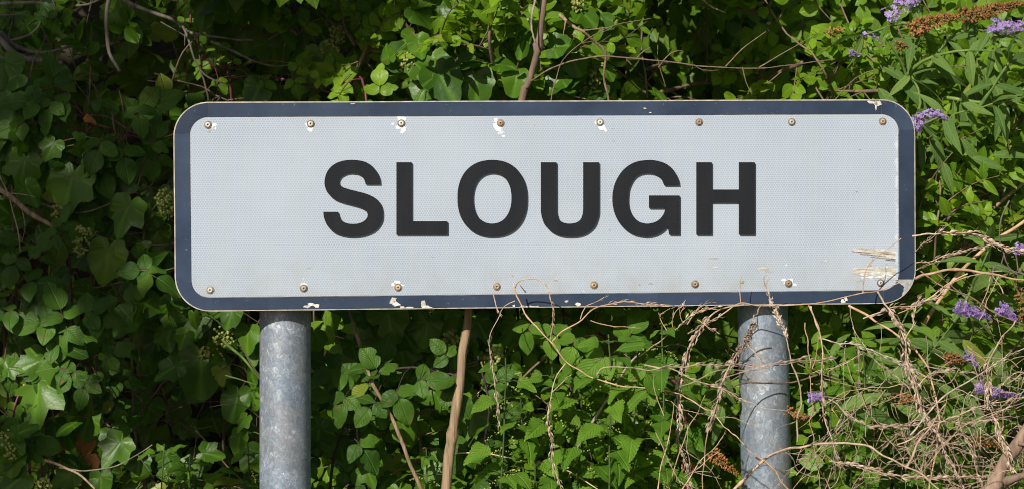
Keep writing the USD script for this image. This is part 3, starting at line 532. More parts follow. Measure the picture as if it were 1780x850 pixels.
def privet(label, branches, n, L=(.022, .042), r=.0035, dy=0., name='privet_shrub', m='privet_leaf', kind='privet', tilt=.4, umbels=(), twig=(.08, .17), cat='shrub', up=60, stem='twig_bark', per=9):
    """Small-leaved shrub: main branches, side twigs with opposite pairs of leaves."""
    rng = rng_of(label); cs = []; mb = MB()
    for i, br in enumerate(branches):
        w = wpath(br, dy); c = curve(rooted(w) if i == 0 else w, .03, .005, rng); k0 = int(np.argmin(np.abs(c - w[0]).sum(1))); cs.append(c[k0:]); mb.add(*tube(c, np.linspace(r * 1.3, r * .5, len(c)), 6))
    t = thing(name, label, cat, (cs[0][0][0], cs[0][0][1], 0)); made = 0; twigs = MB()
    while made < n:
        c = cs[int(rng.integers(len(cs)))]; p = c[int(rng.integers(len(c)))]; ln = rng.uniform(*twig)
        d0 = screen_dir(rng.normal(0, up), rng.uniform(-.9, -.05)); d1 = unit(d0 + V(rng.normal(0, .5), -.2, -.3))
        q = curve([p, p + d0 * ln * .5, p + d0 * ln * .5 + d1 * ln * .5], .008); twigs.add(*tube(q, np.linspace(.0015, .0007, len(q)), 4))
        pairs = int(rng.integers(per // 2, per)); roll = rng.uniform(0, np.pi)
        for j in range(pairs):
            k = int((len(q) - 1) * (.25 + .75 * (j + .5) / pairs)); tt = unit(q[min(k + 1, len(q) - 1)] - q[max(k - 1, 0)]); a = unit(np.cross(tt, V(0, -1, .4))); b = np.cross(tt, a); an = roll + (np.pi / 2) * (j % 2)
            side = a * math.cos(an * .35) + b * math.sin(an * .35)
            for s in (-1, 1):
                if made >= n: break
                lf = rng.uniform(*L) * (1 - .35 * (j == pairs - 1)); leaf(t, kind, m, rng, q[k], unit(side * s + tt * .55 + rng.normal(0, .18, 3)), face_dir(rng, tilt), lf, rng.uniform(.9, 1.15)); made += 1
    twigs.build(t, 'twigs', stem, kind='stuff'); c = np.vstack(cs)
    for u in umbels: umbel(t, rng, u[0], u[1], float(yfront(u[0], u[1])) - .06 + dy, u[2] if len(u) > 2 else .02, stem_mb=mb, c=c)
    mb.build(t, 'branch', stem); return t
def nettle(label, px, py, y, L=.075, pairs=6, lean=(0, 0), n_flow=3, gap=.045, group=None, m='nettle_leaf'):
    rng = rng_of(label); top = P(px, py, y); foot = V(top[0] - lean[0], y + .05 - lean[1], -.01)
    c = curve([foot, V(foot[0], foot[1], top[2] * .5), top + V(-lean[0] * .25, .01, -.16), top], .02, .002, rng); t = thing('nettle', label, 'nettle', (foot[0], foot[1], 0), group)
    mb = MB(); mb.add(*tube(c, np.linspace(.0032, .0014, len(c)), 6)); s = np.r_[0, np.cumsum(np.linalg.norm(np.diff(c[::-1], axis=0), axis=1))]; yaw0 = rng.uniform(0, np.pi); cc = c[::-1]; at = .004; fl = MB()
    for j in range(pairs):
        i = int(np.searchsorted(s, at)); i = min(i, len(cc) - 1); p = cc[i]; lf = L * .84 * min(1.0, .38 + .22 * j) * rng.uniform(.85, 1.1); at += gap * .85 * min(1.15, .3 + .22 * j) * rng.uniform(.85, 1.2)
        for sg in (0, 1):
            an = yaw0 + j * np.pi / 2 + sg * np.pi + rng.normal(0, .2); h = V(math.cos(an), math.sin(an), 0)
            if h[1] > .55 and rng.random() < .4: continue
            drop = -.02 - .09 * j; d = unit(h + V(0, -.10, max(drop, -.5) + rng.normal(0, .22))); b = p + h * (.006 + .012 * min(j, 2)) + V(0, 0, .004)
            mb.add(*tube([p, (p + b) / 2 + V(0, 0, .003), b], .0009, 4)); leaf(t, 'nettle', m, rng, b, d, unit(V(0, -.45, .85) + h * .15 + rng.normal(0, .28, 3)), lf * .88, rng.uniform(.85, 1.0))
            if j >= 2 and fl.n < 2500 and n_flow:
                e = p + h * rng.uniform(.02, .04) + V(0, -.01, -rng.uniform(.0, .03)); core = trimesh.creation.icosphere(subdivisions=0, radius=1.)
                for q in np.linspace(.2, 1, 9): fl.add(core.vertices * rng.uniform(.001, .0022) + p + (e - p) * q + rng.normal(0, .0015, 3), core.faces)
    mb.build(t, 'stem', 'nettle_stem'); fl.build(t, 'flower_string', 'umbel_bud', smooth=False, kind='stuff'); return t
def floret_spike(parent, name, mat_, rng, pts, R, n, tipfade=True, size=.0034, throat=None, label=None):
    """A tapering panicle of small four-petalled florets (or dry rusty seed capsules) along a curve."""
    c = curve(pts, .004); mb = MB(); th = MB(); core = trimesh.creation.icosphere(subdivisions=0, radius=1.)
    mb2 = MB(); mb2.add(*tube(c, .0013, 4))
    for i in range(n):
        u = rng.random()**.85; k = int(u * (len(c) - 1)); R0 = R * .88; rad = R0 * (1 - .8 * u**1.6) * math.sqrt(rng.uniform(.15, 1)); t = unit(c[min(k + 1, len(c) - 1)] - c[max(k - 1, 0)])
        d = rng.normal(0, 1, 3); d = unit(d - t * (d @ t)); o = c[k] + d * rad + t * rng.normal(0, .003); nn = unit(d * .8 + t * .3 + rng.normal(0, .25, 3)); s = size * (1.15 - .6 * u) * rng.uniform(.8, 1.2)
        if name == 'flower_spike':
            a = unit(np.cross(nn, rng.normal(0, 1, 3))); b = np.cross(nn, a)
            for q in range(4):
                g = a * math.cos(q * np.pi / 2) + b * math.sin(q * np.pi / 2); h = np.cross(nn, g); mb.add(np.array([o, o + g * s * .75 + h * s * .5, o + g * s * 1.15 + nn * s * .2, o + g * s * .75 - h * s * .5]), np.array([(0, 3, 2), (0, 2, 1)]))
            th.add(np.array([o + nn * .0004 + a * s * .25, o + nn * .0004 + b * s * .25, o + nn * .0004 - a * s * .25, o + nn * .0004 - b * s * .25]), np.array([(0, 1, 2), (0, 2, 3)]))
            if i % 3 == 0: th.add(*tube([c[k], (c[k] + o) / 2, o], .0006, 3)[:2])
        else:
            mb.add((core.vertices * V(s * .42, s * .42, s * .75)) @ trimesh.geometry.align_vectors([0, 0, 1], nn)[:3, :3].T + o, core.faces)
            if i % 3 == 0: mb.add(*tube([c[k], (c[k] + o) / 2, o], .0005, 3)[:2])
    p = mb.build(parent, name, mat_, smooth=False, label=label)
    if th.n: th.build(p, 'floret_tubes', 'petal_throat', smooth=False)
    mb2.build(p, 'stalk', 'green_stem')
def buddleia(label, branches, L=(.055, .105), dy=0., spikes=(), dead=(), gap=.042, r=.0035, skip=.0, extra=()):
    rng = rng_of(label); mb = MB(); t = None
    for i, br in enumerate(branches):
        w = wpath(br, dy); c = curve(rooted(w, .08), .02, .003, rng) if i == 0 or br[0][1] > 600 else curve(w, .02, .003, rng)
        if t is None: t = thing('buddleia_bush', label, 'bush', (c[0][0], c[0][1], 0))
        mb.add(*tube(c, np.linspace(r * 1.2, r * .45, len(c)), 6)); k0 = int(np.argmin(np.abs(c - w[0]).sum(1))); cc = c[k0:]; s = np.r_[0, np.cumsum(np.linalg.norm(np.diff(cc, axis=0), axis=1))]; at = s[-1] * skip + .01; j = 0
        while at < s[-1]:
            k = int(np.searchsorted(s, at)); p = cc[min(k, len(cc) - 1)]; tt = unit(cc[min(k + 1, len(cc) - 1)] - cc[max(k - 1, 0)]); u = at / s[-1]; lf = rng.uniform(*L) * (1.05 - .55 * u**3)
            a = unit(np.cross(tt, V(0, -1, .3))); b = np.cross(tt, a); side = a if j % 2 == 0 else unit(b + a * .4)
            for sg in (-1, 1):
                d = unit(side * sg * .9 + tt * .45 + V(0, -.2, -.40) + rng.normal(0, .34, 3)); leaf(t, 'buddleia', 'buddleia_leaf', rng, p, d, face_dir(rng, .55), lf * rng.uniform(.7, 1.1), rng.uniform(.75, 1.1))
            at += gap * rng.uniform(.7, 1.3) * (1.15 - .5 * u); j += 1
    for (px, py, s_, a) in extra:
        y = float(yfront(px, py)) + dy - .06; lf = s_ / 1000 * (4 + y) / 4; d = screen_dir(a, -.15); b = P(px, py, y) - d * lf * .5; leaf(t, 'buddleia', 'buddleia_leaf', rng, b, d, face_dir(rng, .3), lf, 1.05)
    mb.build(t, 'stem', 'green_stem')
    for sp in spikes: floret_spike(t, 'flower_spike', 'petal', rng, [P(*q) for q in sp[0]], sp[1], sp[2], label='purple flower spike')
    for sp in dead: floret_spike(t, 'faded_spike', 'rust_floret', rng, [P(*q) for q in sp[0]], sp[1], sp[2], size=.0045, label='rusty brown faded flower spike')
    return t

# ---- ivy
ivy('large dark glossy ivy leaves hanging behind the grey twigs above the sign', [(420, 300, .98), (400, 120), (440, 20), (470, -60)], 12, (.07, .10), .1, .09,
    [(420, 50, 100, 175), (350, 40, 85, 195, 'heart', .03), (475, 90, 70, 170, 'heart', .04), (530, 130, 62, 190), (560, 105, 60, 165), (445, 165, 60, 200)], [(585, 62), (575, 85)])
ivy('ivy leaf cluster hanging down the dark hedge edge above the bramble leaves', [(30, 500), (20, 300), (10, 120), (30, -30)], 26, (.05, .08), .35, .06, [(20, 200, 80, 185, 'lobed'), (15, 130, 70, 160), (25, 245, 70, 200, 'lobed')])
ivy('lobed dark ivy beside the white sign level with its lettering', [(230, 640, .75), (240, 480), (250, 360), (200, 250), (190, 180)], 26, (.045, .07), .45, .07,
    [(218, 375, 72, 200, 'lobed', -.05), (120, 330, 90, 195, 'lobed'), (190, 330, 95, 170, 'lobed', .03), (265, 375, 56, 190, 'heart'), (270, 415, 56, 200, 'heart'), (262, 372, 50, 150, 'lobed'), (185, 455, 75, 190), (40, 295, 62, 190, 'lobed'), (160, 285, 46, 210, 'lobed'), (240, 490, 60, 180), (290, 350, 50, 200)],
    [(145, 405, .018), (140, 430, .018), (100, 370, .016), (285, 345, .02), (293, 365, .02)])
ivy('lit heart-leaved ivy hanging under the rounded lower corner of the sign', [(470, 760, .5), (430, 640), (380, 560), (320, 540), (240, 520)], 24, (.045, .065), .15, .05,
    [(348, 648, 95, 182, 'heart', -.06), (408, 705, 62, 200, 'heart', -.03), (250, 528, 72, 95, 'heart'), (300, 545, 60, 190), (340, 560, 62, 185), (215, 560, 60, 220), (322, 590, 55, 190), (275, 605, 50, 170), (430, 590, 52, 185), (400, 550, 45, 200), (440, 690, 45, 160), (375, 525, 50, 180)],
    [(375, 605, .024), (388, 585, .024), (360, 615, .018)], stem='green_stem', r=.0045)
ivy('broad shaded ivy leaves low down at the dark end of the hedge', [(90, 1000), (80, 800), (70, 660), (20, 600)], 22, (.06, .085), .3, .07, [(65, 690, 100, 185, 'lobed', -.04), (95, 645, 70, 160), (130, 690, 62, 200), (20, 650, 60, 190), (150, 740, 60, 200)], [(48, 655, .022)])
ivy('sunlit ivy with yellow flower heads in the bottom corner of the hedge', [(-30, 1000), (0, 860), (20, 780), (10, 720)], 14, (.045, .07), .3, .05, [(5, 790, 58, 190), (22, 805, 52, 200), (25, 840, 60, 230)], [(5, 762, .02), (20, 785, .017), (75, 846, .018)], stem='green_stem', dy=-.06)
ivy('dappled ivy sprawling over dead leaves at the foot of the hedge', [(330, 1000), (300, 880), (240, 810), (180, 770), (110, 790)], 34, (.04, .065), .35, .05, [(240, 810, 48, 190, 'lobed'), (175, 840, 45, 180), (330, 820, 50, 200), (195, 765, 45, 170)])
ivy('pale green ivy lit from above behind the loose tan stalk', [(760, 1000), (730, 760), (700, 620), (720, 500)], 46, (.05, .075), .3, .085,
    [(678, 560, 75, 165, 'heart', -.03), (740, 575, 60, 190, 'heart'), (700, 620, 66, 170, 'lobed'), (650, 570, 56, 150, 'lobed'), (655, 555, 70, 130, 'heart'), (775, 555, 56, 190), (790, 620, 58, 180), (725, 660, 56, 200)], [(785, 587, .016), (770, 615, .015), (752, 655, .015), (860, 617, .017), (846, 628, .015)], dy=.06)
ivy('bright yellow-green ivy leaves close beside the galvanised post', [(600, 1000), (600, 800), (590, 720), (555, 660)], 24, (.04, .062), .25, .05, [(598, 715, 48, 130), (560, 695, 42, 95), (575, 770, 46, 60, 'lobed'), (630, 780, 46, 190, 'lobed')], dy=.08)
ivy('big sunlit ivy leaves just above the sign edge with drooping tips', [(770, 400, .5), (760, 200), (740, 100), (720, 20)], 26, (.05, .075), .2, .075, [(772, 145, 78, 150, 'heart', -.03), (828, 155, 68, 180), (748, 120, 70, 185), (735, 155, 56, 200), (700, 105, 66, 120)], [(712, 108, .018), (706, 116, .014)], stem='green_stem')
ivy('glossy ivy with pale flower heads beside the smooth brown stick', [(1010, 400, .5), (1010, 220), (1010, 100), (990, 20)], 30, (.045, .07), .05, .075, [(990, 135, 58, 70), (1020, 30, 48, 130), (965, 145, 50, 230), (1035, 160, 48, 200), (895, 145, 52, 190), (975, 80, 52, 80)], [(1040, 126, .02), (1028, 138, .02), (1003, 8, .016)], stem='green_stem')
ivy('deep shaded ivy filling the dark hollow behind the sign corner', [(330, 1000, 1.0), (300, 760, 1.0), (260, 600, .9), (200, 500, .8), (150, 420, .75)], 40, (.05, .08), .3, .11)
ivy('ivy with scattered lobed leaves behind the shaded bramble under the sign', [(900, 1000, .6), (870, 760, .55), (850, 620), (870, 540)], 30, (.045, .065), .4, .08, dy=.08)
ivy('dark ivy climbing behind the tangled grey branches of the corner', [(120, 420, 1.0), (110, 200, .95), (90, 60, .9), (60, -40, .85)], 34, (.05, .075), .25, .12)
ivy('shaded ivy curtain beside the bare thorny cane', [(420, 420, 1.1), (380, 200, 1.1), (330, 80, 1.05), (300, -50, 1.0)], 34, (.05, .085), .15, .13)

# ---- bramble
bramble('broad-leaved bramble with dull dark leaflets among the grey branches', [(120, 420), (150, 300), (160, 220), (260, 240), (330, 210)], 12, (.05, .068), spread=.07,
        heroes=[(92, 125 + 20, 62, 355), (88, 180, 62, 200), (62, 178, 70, 270), (170, 170, 50, 120), (175, 250, 66, 200, 3), (215, 262, 66, 170), (265, 250, 56, 30), (240, 190, 58, 170), (290, 175, 54, 350), (40, 215, 62, 250, 3)])
bramble('pale mottled bramble shoot reaching out at the far end of the hedge', [(10, 620), (20, 520), (60, 470), (90, 440)], 7, (.045, .06), spread=.05, heroes=[(50, 490, 74, 95), (30, 450, 60, 200), (70, 445, 58, 20), (85, 510, 50, 150), (105, 395, 46, 20, 3, -.08), (95, 410, 52, 240, 3, -.08)], dy=-.03)
bramble('bramble spray of smooth oval leaflets below the mottled shoot', [(20, 760), (60, 660), (100, 580), (120, 545)], 8, (.05, .062), spread=.06, heroes=[(110, 550, 74, 340), (85, 560, 84, 270), (115, 570, 70, 200), (95, 595, 72, 110), (150, 545, 68, 60), (165, 555, 62, 95), (20, 540, 70, 250)], dy=-.05)
bramble('red-stemmed bramble sprig with small bright pleated leaflets', [(70, 760), (100, 660), (135, 622), (165, 655), (190, 690)], 3, (.028, .034), stem='red_cane', r=.0026, spread=.03, heroes=[(190, 620, 56, 60, 5, -.06), (205, 660, 56, 100, 5, -.06), (200, 700, 52, 160, 3, -.06), (175, 665, 52, 250, 3, -.06), (150, 665, 56, 200, 5, -.04), (115, 640, 62, 270, 3), (130, 645, 56, 220, 3)], dy=-.05)
bramble('three-leaf bramble shoot touching the side of the sign', [(240, 560), (255, 500), (262, 470)], 1, (.03, .04), r=.0018, spread=.03, heroes=[(260, 475, 74, 120, 3, -.12), (255, 470, 60, 270, 3, -.1)], stem='twig_bark')
bramble('thorny purple cane arching above the sign with few small leaves', [(405, 190, .8), (370, 120, .75), (335, 65, .72), (330, 20, .72)], 2, (.02, .026), r=.004, spread=.03, heroes=[(372, 85, 34, 80, 3), (350, 110, 34, 200, 3), (380, 140, 32, 150, 3)], stem='red_cane', m='privet_leaf')
bramble('thorny red cane lying along the top edge of the sign', [(640, 200, .4), (590, 168, .55), (520, 145, .65), (440, 132, .72), (390, 137, .75)], 1, (.02, .026), r=.0036, spread=.03, heroes=[(515, 122, 44, 30, 3, -.05), (510, 140, 40, 160, 3, -.05), (455, 140, 34, 120, 3, -.05), (592, 150, 50, 40, 5, -.12), (590, 165, 46, 200, 5, -.12), (660, 160, 56, 0, 3, -.12)], stem='red_cane', m='privet_leaf')
bramble('bluish shaded bramble leaves in the shadow under the sign', [(560, 1000), (590, 760), (640, 660), (720, 640), (800, 650)], 15, (.045, .06), stem='dark_cane', r=.0035, spread=.07, heroes=[(590, 640, 70, 250), (600, 690, 62, 200), (660, 650, 66, 330), (690, 680, 70, 160), (730, 660, 66, 90), (650, 700, 60, 220), (575, 640, 60, 300)], dy=-.10)
bramble('dark bramble cane slanting down behind the tan stick', [(900, 540, .36), (840, 600, .36), (790, 640, .36), (740, 700, .36), (690, 760, .36), (640, 830, .36)], 8, (.04, .055), stem='dark_cane', r=.0034, spread=.06)
bramble('purple bramble canes crossing low down behind the forked twig', [(770, 860, .28), (740, 790, .3), (710, 735, .32), (640, 690, .34), (600, 640, .36)], 6, (.035, .05), stem='red_cane', r=.0032, spread=.06)
bramble('crimson bramble cane below the sign with soft fresh leaves', [(1190, 720, .2), (1130, 660, .2), (1080, 610, .22), (1015, 560, .25), (960, 535, .28)], 8, (.045, .06), stem='red_cane', r=.005, spread=.06, heroes=[(1050, 620, 80, 230), (1000, 590, 70, 200), (1090, 590, 72, 30), (960, 570, 62, 180), (920, 565, 58, 190), (1120, 640, 60, 150)], m='nettle_leaf', dy=-.06)
bramble('thin dark bramble cane hanging among the nettles', [(980, 560, .2), (985, 650, .12), (1010, 740, .08), (1045, 850, .04)], 2, (.03, .04), stem='dark_cane', r=.0022, spread=.04)
bramble('bramble leaves filling the shade between post and hanging straw', [(830, 1000), (840, 800), (850, 700), (830, 620)], 10, (.045, .06), stem='dark_cane', spread=.08, dy=-.04)

# ---- small-leaved shrubs
privet('privet sprig with blunt oval leaves hanging from the dark top corner', [[(150, 300), (160, 120), (150, 40), (170, -30)], [(150, 90), (230, 60), (270, 30)], [(140, 60), (110, 20), (100, -20)]], 60, (.038, .062), kind='oval', m='ivy_leaf', twig=(.06, .12), per=6)
privet('privet twigs with round leaves beside the thorny cane', [[(370, 240, .8), (350, 120, .78), (345, 60, .78)], [(520, 60, .72), (500, 50, .72), (470, 75, .72)]], 30, (.024, .036), kind='oval', twig=(.04, .08), dy=-.05, per=6)
privet('privet with clustered small leaves around the forked twig', [[(560, 300, .8), (590, 120), (570, 40), (540, -30)], [(620, 130), (640, 75), (670, 30), (690, -20)], [(625, 80), (700, 98), (760, 100)], [(620, 75), (600, 50), (560, 10)]], 150, (.026, .044), kind='oval', twig=(.06, .13), per=7)
privet('dense sunlit privet over the middle of the sign', [[(780, 400, .55), (790, 150), (800, 60), (780, -30)], [(700, 60), (760, 70), (830, 80)], [(860, 140), (850, 60), (870, -20)], [(800, 120), (740, 80), (690, 20)], [(880, 170), (900, 120), (920, 60)]], 270, (.030, .050), per=8)
privet('privet with mid-green leaves just past the smooth brown stick', [[(950, 400, .55), (960, 160), (970, 60), (960, -30)], [(970, 100), (1030, 80), (1060, 20)], [(960, 140), (1010, 150), (1050, 110)], [(930, 60), (910, 20), (900, -30)]], 170, (.032, .050), per=7, kind='oval')
privet('sparse dim privet in the dark gap above the sign', [[(1130, 400, 1.0), (1120, 160), (1110, 60), (1130, -40)], [(1120, 120), (1180, 100), (1230, 40)], [(1150, 160), (1200, 150), (1260, 150)], [(1090, 90), (1075, 60), (1040, 20)]], 120, (.022, .036), kind='oval', per=7)
privet('privet branch with rounded lit leaves leaning down over the sign', [[(1460, 300, .6), (1430, 120), (1370, 60), (1310, -30)], [(1400, 110), (1350, 130), (1300, 150)], [(1440, 140), (1460, 100), (1450, 40)], [(1340, 20), (1290, 20), (1250, -20)]], 210, (.026, .046), kind='oval', per=7)
privet('fine-leaved privet spray beneath the highest purple flower spike', [[(1560, 300, .6), (1540, 140), (1500, 90), (1460, 10)], [(1540, 150), (1500, 160), (1450, 165)], [(1560, 160), (1580, 110), (1560, 40)]], 190, (.024, .042), per=8)
privet('small-leaved privet beside the sign edge below the buddleia', [[(1640, 640, .4), (1620, 440), (1630, 330), (1610, 240)], [(1630, 400), (1680, 350), (1740, 330)], [(1640, 450), (1700, 420), (1770, 400)], [(1620, 330), (1600, 290), (1640, 260)]], 290, (.026, .044), per=8, dy=.06)
privet('outermost privet growth behind the buddleia and dry stems', [[(1760, 640, .4), (1750, 440), (1740, 300), (1780, 180)], [(1740, 360), (1700, 300), (1680, 240)], [(1760, 420), (1800, 380), (1820, 300)], [(1750, 300), (1700, 190), (1690, 90)]], 260, (.026, .046), per=8, dy=.12)
privet('low shrub with small leaves under the end of the sign', [[(1600, 900, .3), (1590, 700, .25), (1580, 580, .25), (1560, 540, .25)], [(1590, 640, .25), (1650, 600, .25), (1720, 590, .25)], [(1590, 600, .25), (1520, 570, .25), (1470, 560, .25)]], 220, (.03, .05), kind='oval', per=7)

# ---- nettles
NET = [(285, 770, .34, .085, 'shaded nettle tip low between ivy and the far post'), (330, 790, .36, .07, 'smaller shaded nettle just behind the low nettle tip'), (430, 775, .36, .085, 'nettle with one sunlit leaf edge beside the far post'), (400, 800, .30, .08, 'low dark nettle crowding the foot of the far post'),
       (742, 780, .16, .062, 'small bright nettle tip before the tan stick'), (700, 830, .30, .08, 'dim nettle under the leaning golden vine'), (905, 690, .12, .072, 'nettle with hanging flower strings behind the straw seed heads'), (960, 640, .12, .085, 'tall nettle nearest the long arching straw stem'),
       (1010, 620, .10, .088, 'lit nettle below the crimson cane'), (1060, 670, .08, .088, 'broad-leaved nettle in the thick of the patch'), (1110, 600, .12, .085, 'nettle rising to the crimson bramble cane'), (1150, 560, .22, .085, 'nettle in the gap close under the sign'),
       (1200, 590, .14, .085, 'nettle standing behind the twisted dead seed heads'), (1240, 570, .18, .08, 'nettle close against the near post'), (1180, 690, .07, .085, 'nettle half hidden by dead straw beside the near post'), (1000, 740, .05, .088, 'nettle low in front of the dark hanging cane'),
       (930, 770, .05, .085, 'nettle near the thin pale bent straw'), (870, 780, .10, .085, 'nettle beside the end of the pale bent straw'), (1090, 760, .04, .09, 'large nettle at the bottom under the middle straws'), (1040, 800, .02, .085, 'nettle cut off by the bottom edge below the dark cane'),
       (1150, 790, .03, .085, 'nettle beneath the rusty dead flower by the near post'), (1230, 760, .06, .08, 'nettle leaning on the lower part of the near post'), (1410, 570, .16, .095, 'large-leaved nettle just past the near post'), (1440, 620, .12, .09, 'nettle under the torn corner of the sign'),
       (1395, 660, .10, .08, 'nettle beside the small purple flower by the near post'), (1500, 600, .14, .085, 'nettle among crossing dry stems below the sign end'), (1420, 780, .02, .085, 'nettle at the bottom past the near post'), (1480, 800, .02, .085, 'nettle tip poking through the fallen dry stems'),
       (1560, 760, .06, .08, 'nettle in shade under the thick dry stem'), (840, 690, .20, .08, 'dark nettle right behind the tan stick'), (1330, 780, .20, .07, 'nettle hidden behind the near post'), (1640, 780, .06, .08, 'nettle under the lowest purple spike'), (960, 820, .0, .08, 'nettle tip at the bottom near the seed-head tassel'),
       (1120, 690, .10, .085, 'nettle left of the paired dead seed heads'), (1060, 580, .20, .08, 'nettle reaching the shaded lower edge of the sign'), (880, 620, .28, .075, 'nettle beneath the hanging straw tassels')]
for px, py, y, L, lb in NET:
    if 1185 < px < 1425: y = .24
    elif px > 845: y = float(np.clip((py - 575) / 900, -.10, .08)) - .05
    nettle(lb, px, py, y, L, pairs=int(8 + (zlib.crc32(lb.encode()) % 3)), lean=((zlib.crc32(lb.encode()) % 9 - 4) * .012, .03))

# ---- buddleia
buddleia('tall buddleia with purple spikes and rusty faded heads above the sign end', [[(1740, 640, .35), (1640, 250, .28), (1600, 120), (1560, 60)], [(1590, 160, .22), (1650, 70, .18), (1700, 55, .15), (1760, 60, .10)], [(1560, 150, .22), (1600, 110, .18), (1660, 88, .14), (1730, 88, .10)],
    [(1560, 260, .24), (1600, 180, .2), (1570, 110, .2)], [(1610, 300, .2), (1570, 250, .16), (1545, 190, .14)], [(1620, 60, .2), (1570, 40, .2), (1500, 60, .24)], [(1650, 170, .18), (1720, 180, .15), (1790, 150, .1)]], dy=-.04, gap=.05,
    spikes=[([(1545, 30, .16), (1570, 10, .15), (1600, -8, .14), (1640, -25, .13)], .021, 230), ([(1722, 44, .06), (1745, 48, .05), (1775, 46, .04), (1810, 40, .03)], .017, 200), ([(1588, 224, .10), (1603, 207, .09), (1622, 197, .08), (1646, 205, .07)], .018, 190), ([(1500, 60, .2), (1522, 64, .2), (1530, 75, .2)], .008, 30), ([(1476, 92, .2), (1500, 96, .2)], .008, 26)],
    dead=[([(1582, 52, .10), (1610, 42, .10), (1640, 34, .10), (1672, 28, .10)], .019, 420), ([(1672, 30, .08), (1700, 24, .08), (1740, 14, .08), (1790, 4, .08)], .017, 420), ([(1560, 80, .15), (1580, 82, .15)], .010, 50), ([(1440, 60, .25), (1470, 48, .25)], .012, 50)],
    extra=[(1575, 75, 66, 100), (1550, 185, 80, 145), (1590, 165, 80, 140), (1690, 60, 64, 190), (1725, 110, 54, 185), (1718, 160, 62, 170), (1740, 120, 56, 160), (1600, 130, 56, 170), (1700, 145, 70, 140), (1620, 265, 86, 145), (1650, 310, 60, 160), (1560, 130, 70, 120), (1740, 210, 66, 190), (1700, 190, 60, 110)])
buddleia('arching grey-leaved buddleia stem tipped with greenish buds beside the sign', [[(1640, 700, .3), (1600, 360, .2), (1640, 215, .12), (1700, 190, .08), (1750, 175, .05), (1790, 185, .03)], [(1610, 300, .16), (1650, 205, .10), (1610, 215, .06)], [(1700, 190, .08), (1740, 130, .05), (1760, 95, .04)]], dy=0, skip=.15, gap=.05,
    extra=[(1760, 265, 70, 80), (1690, 265, 60, 140), (1720, 285, 66, 110), (1640, 275, 90, 150), (1605, 275, 60, 165)])
buddleia('lower buddleia with broad dull leaves behind the dry stems', [[(1580, 1000, .25), (1560, 760, .12), (1600, 640, .1), (1660, 560, .08), (1690, 530, .05)], [(1560, 740, .12), (1500, 680, .1), (1460, 640, .1), (1430, 600, .12)], [(1590, 700, .1), (1650, 680, .08), (1720, 680, .05), (1780, 660, .04)], [(1570, 800, .1), (1640, 760, .08), (1720, 740, .06)], [(1580, 660, .1), (1560, 590, .1), (1580, 540, .1)], [(1660, 560, .08), (1700, 480, .08), (1730, 420, .08)]], dy=-.02, gap=.046, L=(.08, .13),
    spikes=[([(1664, 530, -.06), (1680, 538, -.06), (1700, 544, -.06), (1722, 552, -.06)], .017, 230), ([(1738, 536, -.05), (1752, 544, -.05), (1768, 556, -.05)], .015, 130), ([(1680, 618, -.02), (1692, 628, -.02), (1704, 638, -.02)], .010, 70), ([(1700, 672, -.04), (1720, 680, -.04), (1745, 684, -.04), (1772, 688, -.04)], .014, 190), ([(1406, 690, -.02), (1425, 690, -.02), (1448, 692, -.02)], .012, 110), ([(1768, 430, 0), (1790, 440, 0)], .014, 60)],
    dead=[([(1642, 622, -.05), (1656, 620, -.05), (1676, 628, -.05)], .014, 130), ([(1562, 695, -.03), (1575, 692, -.03), (1594, 694, -.03)], .012, 100), ([(1374, 715, 0), (1392, 722, 0), (1412, 730, 0)], .012, 100), ([(1238, 788, -.02), (1252, 800, -.02), (1282, 824, -.02)], .014, 170), ([(1190, 808, .0), (1208, 812, .0)], .011, 70), ([(1690, 765, -.04), (1720, 770, -.04), (1762, 782, -.05)], .010, 130), ([(1776, 500, .02), (1774, 540, .02), (1776, 560, .02)], .012, 70)],
    extra=[(1620, 600, 90, 100), (1560, 650, 100, 70), (1500, 690, 90, 60), (1520, 720, 90, 110), (1600, 560, 80, 160), (1660, 610, 70, 120), (1460, 700, 90, 130), (1560, 540, 90, 80), (1400, 640, 90, 30), (1600, 720, 90, 110), (1700, 620, 80, 140), (1740, 640, 80, 160), (1640, 800, 80, 130), (1260, 660, 90, 150), (1300, 700, 80, 160), (1220, 710, 80, 110), (1250, 740, 70, 190)])

